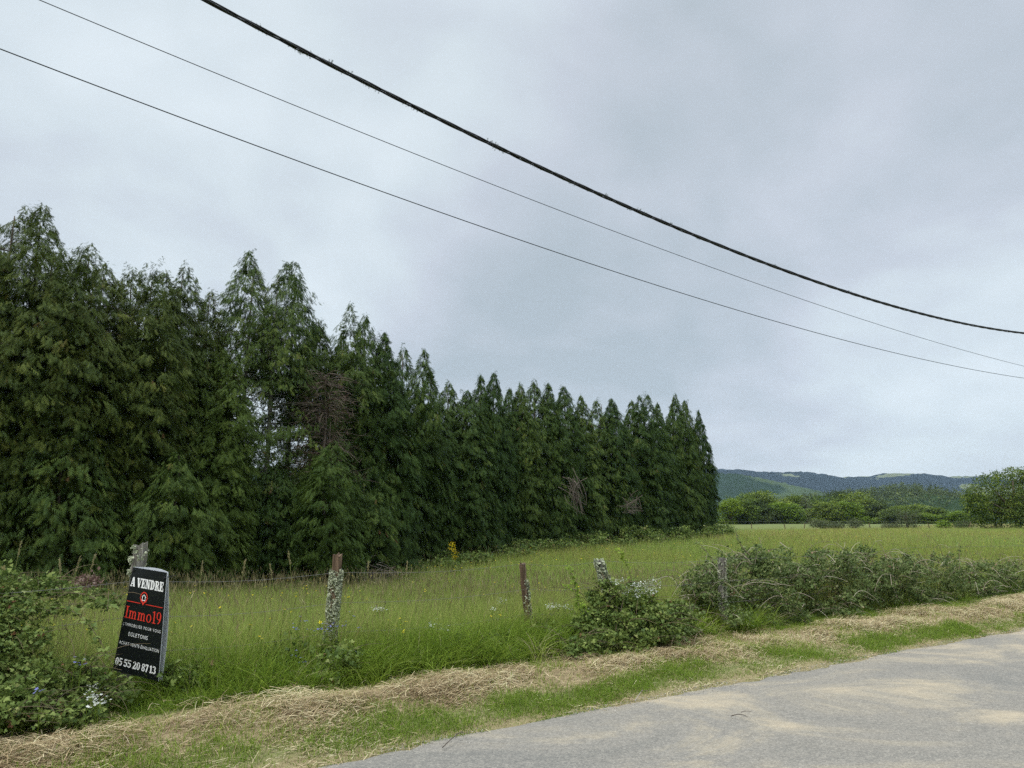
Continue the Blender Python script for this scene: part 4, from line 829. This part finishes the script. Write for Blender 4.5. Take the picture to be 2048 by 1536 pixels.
# ------------------------------------------------------------------ brambles
TRI = []
for (ang, l0) in ((0, 1.0), (1.15, .8), (-1.15, .8)):
    V5 = LEAF5[0].copy(); V5[:, 1] *= 1.05; c_, s__ = math.cos(ang), math.sin(ang); VV = V5*l0; TRI.append(np.stack([VV[:, 0]*c_-VV[:, 1]*s__, VV[:, 0]*s__+VV[:, 1]*c_, VV[:, 2]], -1))
TRI = (np.concatenate(TRI), np.concatenate([LEAF5[1]+6*k for k in range(3)]))
def bramble(name, lab, lobes, n, size, material, canes, cane_mat, g, origin, cane_len=(.5, 1.4), upc=.8, group=None, thick=.004):
    """lobes in world coordinates"""
    origin = np.asarray(origin, float); root = empty(name, origin); tag(root, lab, 'bramble', group)
    lb = np.array(lobes, float); lb[:, :3] -= origin; mb = leafy(lb, n, size, g, TRI, .45, .25)
    mb.build('foliage', material, root); mb = MB()
    for _ in range(canes):
        l_ = lb[g.integers(len(lb))]; p0 = l_[:3]+g.normal(0, .4, 3)*l_[3:]; p0[2] = max(p0[2]-l_[5]*.4, 0.0); az = g.uniform(0, 6.28); ln = g.uniform(*cane_len); up = g.uniform(.2, 1.0)*upc
        p1 = p0+np.array([math.cos(az)*ln*.3, math.sin(az)*ln*.3, ln*up]); p2 = p0+np.array([math.cos(az)*ln, math.sin(az)*ln, ln*up*g.uniform(-.2, 1.0)])
        mb.add(*tube(bez(p0, p1, p2, 8), np.linspace(thick, thick*.4, 8), 4, False), tint=g.random())
    mb.build('cane', cane_mat, root); return root
def lobe(u, v, Yd, ru, rv=None, rd=None):
    c = pt(u, v, Yd); r_ = ru*Yd/F; return (c[0], c[1], c[2], r_, (rd or r_*.9), (rv or ru)*Yd/F)
g = G(71)
# thicket at the left edge
lb = [lobe(u, v, Yd, ru, rv, rd) for u, v, Yd, ru, rv, rd in [(15, 1250, 6.0, 45, 60, .3), (-60, 1200, 6.0, 70, 80, .35), (50, 1300, 5.9, 40, 50, .25), (40, 1180, 6.3, 36, 24, .25), (85, 1172, 6.5, 30, 17, .2), (130, 1180, 6.5, 32, 14, .2), (175, 1192, 6.4, 28, 12, .18), (215, 1205, 6.4, 22, 10, .15), (90, 1215, 6.2, 24, 16, .18), (0, 1150, 6.4, 34, 20, .25),
   (70, 1360, 5.7, 55, 38, .25), (130, 1375, 5.9, 45, 32, .24), (185, 1395, 6.0, 42, 28, .22), (235, 1385, 6.15, 30, 26, .18), (20, 1400, 5.4, 60, 40, .28), (100, 1422, 5.5, 50, 24, .2), (170, 1425, 5.7, 40, 18, .16), (-80, 1340, 5.5, 90, 90, .35), (-140, 1260, 5.6, 90, 110, .4), (-30, 1430, 5.2, 60, 30, .2), (160, 1330, 6.0, 22, 18, .15), (200, 1350, 6.1, 20, 18, .14)]]
x0, y0 = lb[0][0], lb[0][1]
bramble('bramble_thicket', 'leafy green bramble thicket at the left edge of the verge', lb, 19000, .027, M['bramble'], 150, M['greencane'], g, (x0, y0, float(gz(x0, y0))), (.15, .5), .7, thick=.003)
# long arching shoot from the thicket in front of the sign
def shoot(p0, p1, p2, n, size, lab, mat_leaf, mat_cane, g, r_=.005, nm='bramble_shoot'):
    B_ = bez(p0, p1, p2, 16); root = empty(nm, B_[0]); tag(root, lab, 'bramble'); mb = MB(); mb.add(*tube(B_-B_[0], np.linspace(r_, r_*.4, 16), 5), tint=.3); mb.build('cane', mat_cane, root)
    q = g.random(n); C = np.stack([np.interp(q, np.linspace(0, 1, 16), B_[:, i_]) for i_ in range(3)], -1)-B_[0]; A = g.normal(0, .7, (n, 3)); A[:, 2] *= .6
    mb = MB(); mb.add(*place(TRI, C+nz(A)*.02, A, g.normal(0, .5, (n, 3))+[0, -.3, 1], size*g.uniform(.6, 1.3, n), size*g.uniform(.6, 1.2, n), np.clip(g.normal(.5, .2, n), 0, 1))); mb.build('foliage', mat_leaf, root)
shoot(pt(70, 1240, 6.1), pt(150, 1165, 6.0), pt(225, 1330, 5.8), 85, .036, 'long arching bramble shoot bending down to the sign', M['bramble'], M['greencane'], g)
shoot(pt(100, 1230, 6.3), pt(180, 1200, 6.3), pt(245, 1215, 6.2), 40, .034, 'thin bramble shoot reaching left edge of the sign', M['bramble'], M['greencane'], g, .003)
# clump at the foot of the sign and between the posts
def clump(u, v, o, w_, hgt, n, size, lab, mt, canes, g, nm='bramble_bush', seeds=7, **k):
    x_, y_ = fpos(u, o); z_ = float(gz(x_, y_)); r_ = w_*y_/F
    lb_ = [(x_+g.uniform(-.7, .7)*r_*E[0]*1.1, y_+g.uniform(-.7, .7)*r_*E[1]+g.normal(0, .08), z_+hgt*g.uniform(.12, .72), r_*.42, min(r_*.5, .3), hgt*.3) for _ in range(seeds)]
    return bramble(nm, lab, lb_, n, size, M[mt], canes, M['greencane'], g, (x_, y_, z_), (.12, .4), .8, thick=.0028, **k)
clump(378, 1385, FO-.12, 48, .34, 700, .035, 'small bramble clump at the right foot of the for sale sign', 'bramble', 16, g)
clump(630, 1330, FO-.25, 95, .42, 1300, .035, 'bramble clump under the lichen crusted post', 'bramble', 26, g)
clump(960, 1330, FO-.2, 60, .34, 800, .035, 'low dark bramble left of the thin leaning post', 'bramble', 12, g)
clump(1110, 1330, FO-.25, 60, .40, 1100, .036, 'low bramble at the foot of the thin leaning post', 'bramble', 16, g)
# leafy bush around post 4
lb = [lobe(u, v, Yd, ru, rv, rd) for u, v, Yd, ru, rv, rd in [(1175, 1250, 9.0, 26, 26, .22), (1205, 1222, 9.2, 28, 24, .25), (1245, 1205, 9.4, 30, 24, .25), (1290, 1210, 9.5, 28, 24, .25), (1322, 1232, 9.3, 24, 26, .2), (1300, 1255, 9.1, 30, 26, .22), (1250, 1250, 9.0, 34, 28, .22), (1215, 1275, 8.8, 32, 22, .2), (1168, 1285, 8.6, 26, 20, .2), (1275, 1285, 8.9, 30, 18, .18), (1335, 1270, 9.2, 22, 20, .16), (1142, 1300, 8.5, 20, 13, .16), (1270, 1180, 9.7, 24, 14, .2), (1350, 1215, 9.8, 22, 16, .2), (1370, 1240, 9.7, 20, 20, .2), (1190, 1200, 9.3, 14, 16, .12), (1222, 1180, 9.25, 20, 16, .16), (1205, 1168, 9.3, 12, 10, .1)]]
bramble('bramble_bush', 'bright leafy bramble bush swallowing the tufted leaning post', lb, 9000, .031, M['bramble'], 90, M['greencane'], g, (lb[0][0], lb[0][1], float(gz(lb[0][0], lb[0][1]))), (.3, .7), .6)
for i_, (a_, b_, c_, lab) in enumerate([((1265, 1200, 9.6), (1268, 1140, 9.6), (1235, 1098, 9.6), 'young upright shoot of pale leaves above the leafy bush'), ((1165, 1240, 9.2), (1150, 1180, 9.2), (1140, 1135, 9.2), 'thin pale green shoot between the two leaning posts'),
       ((1175, 1240, 9.0), (1170, 1200, 9.0), (1128, 1170, 9.1), 'short leafy sprig left of the tufted post')]):
    shoot(pt(*a_), pt(*b_), pt(*c_), 60, .035, lab, M['limeleaf'], M['greencane'], g, .004)
# hedge from post 5 to the right
lb = []
topv = [(1340, 1195), (1380, 1150), (1420, 1125), (1470, 1105), (1510, 1095), (1560, 1105), (1600, 1112), (1640, 1108), (1680, 1100), (1730, 1108), (1760, 1120), (1800, 1125), (1850, 1115), (1900, 1128), (1950, 1135), (2000, 1140), (2060, 1150), (2140, 1150), (2300, 1150)]
tu = np.array([a_ for a_, _ in topv]); tv = np.array([b_ for _, b_ in topv])
for u in np.arange(1375, 2330, 15):
    for _ in range(7 if u < 2080 else 3):
        x_, y_ = fpos(u, FO-.06+g.normal(0, .26)); z_ = float(gz(x_, y_)); zt_ = pt(u, np.interp(u, tu, tv)+g.uniform(-24, -4), y_)[2]; q = g.uniform(.05, .86); hh_ = max(.2, zt_-z_)
        lb.append((x_, y_, z_+hh_*q, g.uniform(.12, .24), .24, hh_*g.uniform(.10, .2)))
root = bramble('bramble_hedge', 'long dense bramble hedge with dry canes along the fence', lb, 74000, .026, M['hedgeleaf'], 750, M['cane'], g, (lb[0][0], lb[0][1], 0.1), (.15, .6), .9, thick=.0045)
for i_, (a_, b_, c_, lab) in enumerate([((1500, 1110, 11), (1468, 1080, 11), (1472, 1055, 11), 'bramble shoot rising highest above the hedge by the split post'), ((1430, 1130, 10.6), (1410, 1095, 10.6), (1392, 1082, 10.6), 'thin bramble shoot leaning left off the hedge end'), ((1918, 1150, 14), (1920, 1110, 14), (1917, 1085, 14), 'dark upright shoot above the right half of the hedge')]):
    shoot(pt(*a_), pt(*b_), pt(*c_), 26, .035, lab, M['hedgeleaf'], M['cane'], g, .006)
# pale dry canes sticking out of the hedge: one thing each
cn = [((1665, 1130), (1690, 1085)), ((1640, 1120), (1655, 1095)), ((1700, 1112), (1672, 1085)), ((1560, 1085), (1582, 1100)), ((1855, 1130), (1833, 1100)), ((1880, 1135), (1900, 1102)), ((1655, 1145), (1668, 1108)), ((1580, 1238), (1605, 1178)), ((1690, 1250), (1718, 1190)), ((1405, 1265), (1418, 1228)), ((1836, 1165), (1862, 1155)), ((1890, 1190), (1872, 1172))]
for i_, (a_, b_) in enumerate(cn):
    x_, y_ = fpos(a_[0], FO-.05); p0 = pt(*a_, y_); p2 = pt(*b_, y_-.05); mb = MB(); mb.add(*tube(bez(p0, (p0+p2)/2+g.normal(0, .03, 3), p2, 6), np.linspace(.007, .003, 6), 5), tint=.95)
    tag(mb.build('dry_cane', M['cane'], origin=p0), 'pale dry dead cane sticking out of the bramble hedge', 'cane', 'dry canes in the bramble hedge')
# scrub below the conifers
for i_, (u, hgt, w_) in enumerate([(860, .7, 50), (940, .8, 55), (1010, .8, 55), (1080, .9, 55), (1150, 1.0, 50), (1210, 1.2, 55), (1270, 1.2, 50), (1330, 1.2, 45), (1390, 1.1, 45), (1440, 1.0, 32), (560, .7, 60), (760, .8, 50)]):
    p = rowpos(u, -1.5); z_ = float(gz(*p)); r_ = w_*p[1]/F; lb_ = [(p[0]+g.uniform(-1, 1)*r_, p[1]+g.uniform(-.5, .5), z_+hgt*g.uniform(.1, .6)*(.55 if u < 1050 else .9), r_*.4, .5, hgt*.28) for _ in range(9)]
    labs = ['just left of the yellow broom', 'just right of the yellow broom', 'below the blunt low conifer', 'below the middle spires', 'left of the hanging dead branches', 'under the ragged conifer', 'by the second fan of dead branches', 'below the double topped conifer', 'below the clump at the far gap', 'at the very end of the row', 'below the open trunks', 'by the brushwood heap']
    bramble('scrub', 'low green scrub at the foot of the row, '+labs[i_], lb_, 1900, .075, M['bramble'], 6, M['greencane'], g, (p[0], p[1], z_), (.3, .8), .7, 'scrub along the foot of the conifers')
# broom
p = rowpos(905, -2.0); z_ = float(gz(*p)); root = empty('broom_bush', (p[0], p[1], z_)); tag(root, 'small bush of bright yellow broom flowers at the foot of the conifers', 'shrub')
hb = top_h(905, 1084, p[1])-z_
leafy([(0, 0, hb*.85, .11, .11, .14), (.10, 0, hb*.55, .10, .10, .16)], 260, .034, g).build('blossom', M['yellow'], root); leafy([(0.1, 0, hb*.4, .25, .2, .3), (-.15, 0, hb*.3, .2, .2, .25)], 300, .06, g).build('foliage', M['thuja'], root)
# dead branch fans hanging below the conifers
for (u0, v0, tips, lab) in [(1142, 965, [(1165, 1025), (1158, 1030), (1150, 1022), (1172, 1012), (1137, 1000), (1162, 995), (1168, 1030), (1146, 1010), (1150, 975), (1160, 978)], 'fan of bleached dead branches hanging in the first gap of the row'), (1262, 998, [(1245, 1025), (1256, 1026), (1264, 1026), (1275, 1022), (1285, 1018), (1238, 1015), (1270, 1028), (1250, 1012)], 'fan of bleached dead branches below the second gap')]:
    p = rowpos(u0, -1.6); p0 = pt(u0, v0, p[1]); mb = MB()
    for (a_, b_) in tips*3:
        e_ = pt(a_+g.normal(0, 3), b_+g.normal(0, 2), p[1]-g.uniform(0, .4)); q0 = p0+[g.normal(0, .25), 0, g.normal(-.1, .25)]; mb.add(*tube(bez(q0, (q0+e_)/2+[g.normal(0, .25), g.normal(0, .2), g.uniform(-.1, .35)], e_, 6), np.linspace(.014, .005, 6), 4), tint=g.uniform(.1, .6))
    tag(mb.build('dead_branch', M['twig'], origin=p0), lab, 'branch')
p = rowpos(720, -2.2); z_ = float(gz(*p)); mb = MB()
for _ in range(160):
    c = np.array([p[0]+g.normal(0, .55), p[1]+g.normal(0, .3), z_+abs(g.normal(.2, .18))]); az = g.uniform(0, 6.28); l_ = g.uniform(.3, .9); d_ = np.array([math.cos(az), math.sin(az), g.normal(0, .35)])*l_; mb.add(*tube(bez(c-d_/2, c+g.normal(0, .08, 3), c+d_/2, 5), np.linspace(.012, .005, 5), 4), tint=g.uniform(0, .7))
tag(mb.build('brushwood_heap', M['twig'], origin=(p[0], p[1], z_)), 'heap of brown brushwood at the foot of the conifers', 'brushwood')
# brown wilted fern clump behind the thicket, and dry stalks
p = pt(176, 1166, 8.6); root = empty('wilted_fern', p); tag(root, 'small rust brown wilted clump behind the left bramble thicket', 'plant'); leafy([(0, 0, 0, .09, .08, .05)], 220, .045, g).build('foliage', M['deadfol'], root)
# tall individual grasses with seed heads near the fence
for i_, (u, v, uu, hgt, Yd) in enumerate([(42, 1085, 28, 0, 7.2), (120, 1120, 135, 0, 6.9), (160, 1115, 140, 0, 7.0), (190, 1112, 165, 0, 7.1), (490, 1122, 478, 0, 7.4), (577, 1105, 595, 0, 8.2), (737, 1125, 735, 0, 8.6), (815, 1125, 808, 0, 8.6), (540, 1130, 560, 0, 8.3), (405, 1125, 400, 0, 7.6), (1075, 1150, 1070, 0, 9), (1010, 1165, 1018, 0, 9)]):
    p2 = pt(u, v, Yd); x_ = pt(uu, v, Yd)[0]; z_ = float(gz(x_, Yd)); p0 = np.array([x_, Yd, z_]); root = empty('grass_stalk', p0); tag(root, 'single tall grass stalk with a pale seed head above the meadow', 'grass stalk', 'tall grass stalks by the fence')
    B_ = bez(p0, p0+[0, 0, (p2[2]-z_)*.6], p2, 9)-p0; mb = MB(); mb.add(*tube(B_, np.linspace(.003, .0015, 9), 4, False), tint=.9); mb.build('stem', M['rough'], root)
    n = 46; q = g.uniform(.86, 1, n); C = np.stack([np.interp(q, np.linspace(0, 1, 9), B_[:, k]) for k in range(3)], -1); ax = nz(B_[-1]-B_[-3])+g.normal(0, .25, (n, 3)); mb = MB(); mb.add(*place(LEAF, C, ax, g.normal(0, 1, (n, 3)), np.full(n, .028), np.full(n, .014), g.uniform(.6, 1, n))); mb.build('seed_head', M['seed'], root)
# fallen twigs on the verge edge
for (a_, b_, lab) in [((885, 1495), (925, 1462), 'dark forked twig lying at the asphalt edge'), ((1462, 1432), (1495, 1434), 'small dark twig lying on the pale road'), ((1270, 1402), (1285, 1380), 'pale dry straw stem at the road edge')]:
    p0 = gpt(*a_, .03); p2 = gpt(*b_, .05); mb = MB(); md = (p0+p2)/2+[.02, .01, .03]; mb.add(*tube(bez(p0, md, p2, 7), np.linspace(.004, .002, 7), 5), tint=.9 if 'pale' in lab and 'straw' in lab else .1)
    mb.add(*tube(bez(md, md+[.04, .03, .01], md+[.09, .02, 0], 5), np.linspace(.003, .0015, 5), 4), tint=.1); tag(mb.build('twig', M['twig'], origin=p0), lab, 'twig')

# ------------------------------------------------------------------ flowers
PET = (np.concatenate([np.array([(0, 0, 0), (.6*math.cos(a_-.45), .6*math.sin(a_-.45), .12), (math.cos(a_), math.sin(a_), .2), (.6*math.cos(a_+.45), .6*math.sin(a_+.45), .12)]) for a_ in np.arange(5)*1.2566]), np.concatenate([np.array([(0, 1, 2), (0, 2, 3)])+4*k for k in range(5)]))
def flower_mesh(kind, g):
    mb = MB(); n = {'buttercup': 1, 'speedwell': 4, 'umbel': 22}[kind]; r_ = {'buttercup': .013, 'speedwell': .010, 'umbel': .008}[kind]
    if kind == 'umbel': C = np.stack([g.normal(0, .022, n), g.normal(0, .022, n), g.normal(0, .013, n)], -1)
    else: C = np.stack([g.normal(0, .018, n)*(n > 1), g.normal(0, .018, n)*(n > 1), g.uniform(-.05, 0, n)*(n > 1)], -1)
    A = g.normal(0, 1, (n, 3)); A[:, 2] = 0; mb.add(*place(PET, C, A, g.normal(0, .3, (n, 3))+[0, -.6, 1], np.full(n, r_), np.full(n, r_), g.random(n))); fl_ = mb.mesh('blossom')
    fl_.materials.append(M[{'buttercup': 'yellow', 'speedwell': 'blue', 'umbel': 'white'}[kind]])
    mb = MB(); mb.add(*tube(bez((0, 0, -.42), (.03, .02, -.2), (0, 0, -.003), 5), .0016, 3, False), tint=.4)
    for k in range(min(n, 6)): mb.add(*tube(np.array([(0, 0, -.06), C[k]-[0, 0, .002]]), .0012, 3, False), tint=.4)
    st_ = mb.mesh('stem'); st_.materials.append(M['rough']); return fl_, st_
lab = {'buttercup': ('yellow buttercup flower in the long grass by the fence', 'buttercup', 'buttercups in the long grass'), 'speedwell': ('small cluster of blue violet flowers near the lichen crusted post', 'blue flower', 'blue flowers near the posts'), 'umbel': ('white umbel flower head above grass and brambles', 'white flower', 'white umbel flowers')}
fm = {k: [flower_mesh(k, g) for _ in range(3)] for k in lab}
spots = {'buttercup': [(569, 1219, 0), (582, 1224, 0), (519, 1273, 0), (523, 1278, 0), (534, 1292, 0), (541, 1237, .3), (778, 1241, .2), (787, 1250, .2), (800, 1237, .2), (810, 1243, .2), (807, 1254, .1), (807, 1265, .1), (862, 1260, .1), (893, 1274, 0), (907, 1277, 0), (733, 1199, .8), (697, 1194, .9), (797, 1198, .8), (612, 1172, 2.5), (592, 1193, 1.2), (573, 1393, -.5), (1088, 1283, -.3), (640, 1245, .1), (500, 1250, .2), (370, 1260, .4), (440, 1215, .8), (350, 1245, .4), (900, 1205, .8), (1000, 1230, .4), (1250, 1150, 2), (505, 1190, 1.2)],
 'speedwell': [(590, 1243, -.05), (601, 1230, 0), (620, 1252, -.05), (641, 1242, -.1), (653, 1250, -.1), (668, 1246, -.1), (688, 1238, 0), (703, 1222, 0), (721, 1250, 0), (596, 1296, -.2), (600, 1312, -.3), (720, 1302, -.2), (740, 1308, -.2), (747, 1311, -.2), (757, 1318, -.25), (722, 1290, -.1), (634, 1350, -.4), (643, 1346, -.4), (555, 1362, -.4), (711, 1360, -.4), (660, 1240, -.1), (155, 1308, -.6), (165, 1316, -.6), (78, 1370, -1), (600, 1386, -.5), (872, 1236, .4), (593, 1252, -.1)],
 'umbel': [(985, 1218, .2), (1003, 1201, .4), (862, 1251, .0), (889, 1260, -.05), (885, 1278, -.1), (1100, 1213, .2), (1108, 1214, .2), (1117, 1213, .2), (1130, 1213, .1), (1138, 1218, .1), (1178, 1222, -.3), (1176, 1226, -.3), (1262, 1222, -.3), (1230, 1165, -.55), (1245, 1160, -.55), (1280, 1172, -.55), (1287, 1168, -.55), (1295, 1163, -.55), (1303, 1170, -.55), (1310, 1176, -.55), (1298, 1178, -.55), (1306, 1184, -.55), (1290, 1180, -.55), (1275, 1180, -.55), (1268, 1170, -.55), (1300, 1190, -.55), (190, 1392, -.9), (194, 1406, -.9), (182, 1376, -.9), (755, 1217, .4), (765, 1219, .4), (1250, 1185, -.55), (1308, 1160, -.55), (1283, 1186, -.55), (1316, 1168, -.55), (1260, 1178, -.55), (1272, 1192, -.55), (1292, 1172, -.55)]}
for k, sp in spots.items():
    for i_, (u, v, o_) in enumerate(sp):
        s_ = np.linspace(-6, 30, 3000); x_, y_ = xy(s_, edge_t(s_)+FO-.1+o_); uu = 1024+F*x_/(y_*math.cos(PITCH)-.9*math.sin(PITCH)); j = int(np.argmin(abs(uu-u))); p_ = pt(u, v, y_[j])
        root = empty(k if k != 'umbel' else 'umbel_flower', p_, g.uniform(0, 6)); s2 = g.uniform(.85, 1.35)*(1.3 if k != 'umbel' else 1.15); root.scale = (s2, s2, s2); tag(root, *lab[k]); fl_, st_ = fm[k][i_ % 3]; link('blossom', fl_, root); link('stem', st_, root)
mb = MB(); x_, y_ = fieldpts(3500, 7, 40, g, 1.5); k_ = vnoise(x_*.5, y_*.5, 61) > .55; x_, y_ = x_[k_], y_[k_]; n_ = len(x_)
mb.add(*place(PET, np.stack([x_, y_, gz(x_, y_)+g.uniform(.35, .55, n_)], -1), g.normal(0, 1, (n_, 3))*[1, 1, 0], g.normal(0, .3, (n_, 3))+[0, -.4, 1], np.full(n_, .014)*(1+y_/60), np.full(n_, .014)*(1+y_/60), g.random(n_)))
tag(mb.build('meadow_flowers', M['yellow']), 'tiny yellow flowers scattered through the meadow', 'flowers', kind='stuff')

# ------------------------------------------------------------------ haze
HZ = 1
if HZ:
    x0, x1, y0, y1, z0, z1 = -3400, 3400, -400, 6200, -45, 236
    V = np.array([(x_, y_, z_) for z_ in (z0, z1) for y_ in (y0, y1) for x_ in (x0, x1)], float)
    me = mesh('haze', V, np.array([(0, 2, 3, 1), (4, 5, 7, 6), (0, 1, 5, 4), (2, 6, 7, 3), (0, 4, 6, 2), (1, 3, 7, 5)]))
    m = bpy.data.materials.new('haze'); m.use_nodes = True; t = m.node_tree; t.nodes.clear(); o_ = t.nodes.new('ShaderNodeOutputMaterial'); pv = t.nodes.new('ShaderNodeVolumePrincipled')
    pv.inputs['Color'].default_value = (.62, .79, 1, 1); pv.inputs['Density'].default_value = 0.85e-4; pv.inputs['Anisotropy'].default_value = .1; t.links.new(pv.outputs[0], o_.inputs['Volume'])
    tag(link('haze', me, None, m), 'thin blue haze in the air', 'haze', kind='stuff')
S.cycles.volume_bounces = 0; S.cycles.max_bounces = 6; S.cycles.diffuse_bounces = 3; S.cycles.transmission_bounces = 4; S.cycles.use_denoising = False
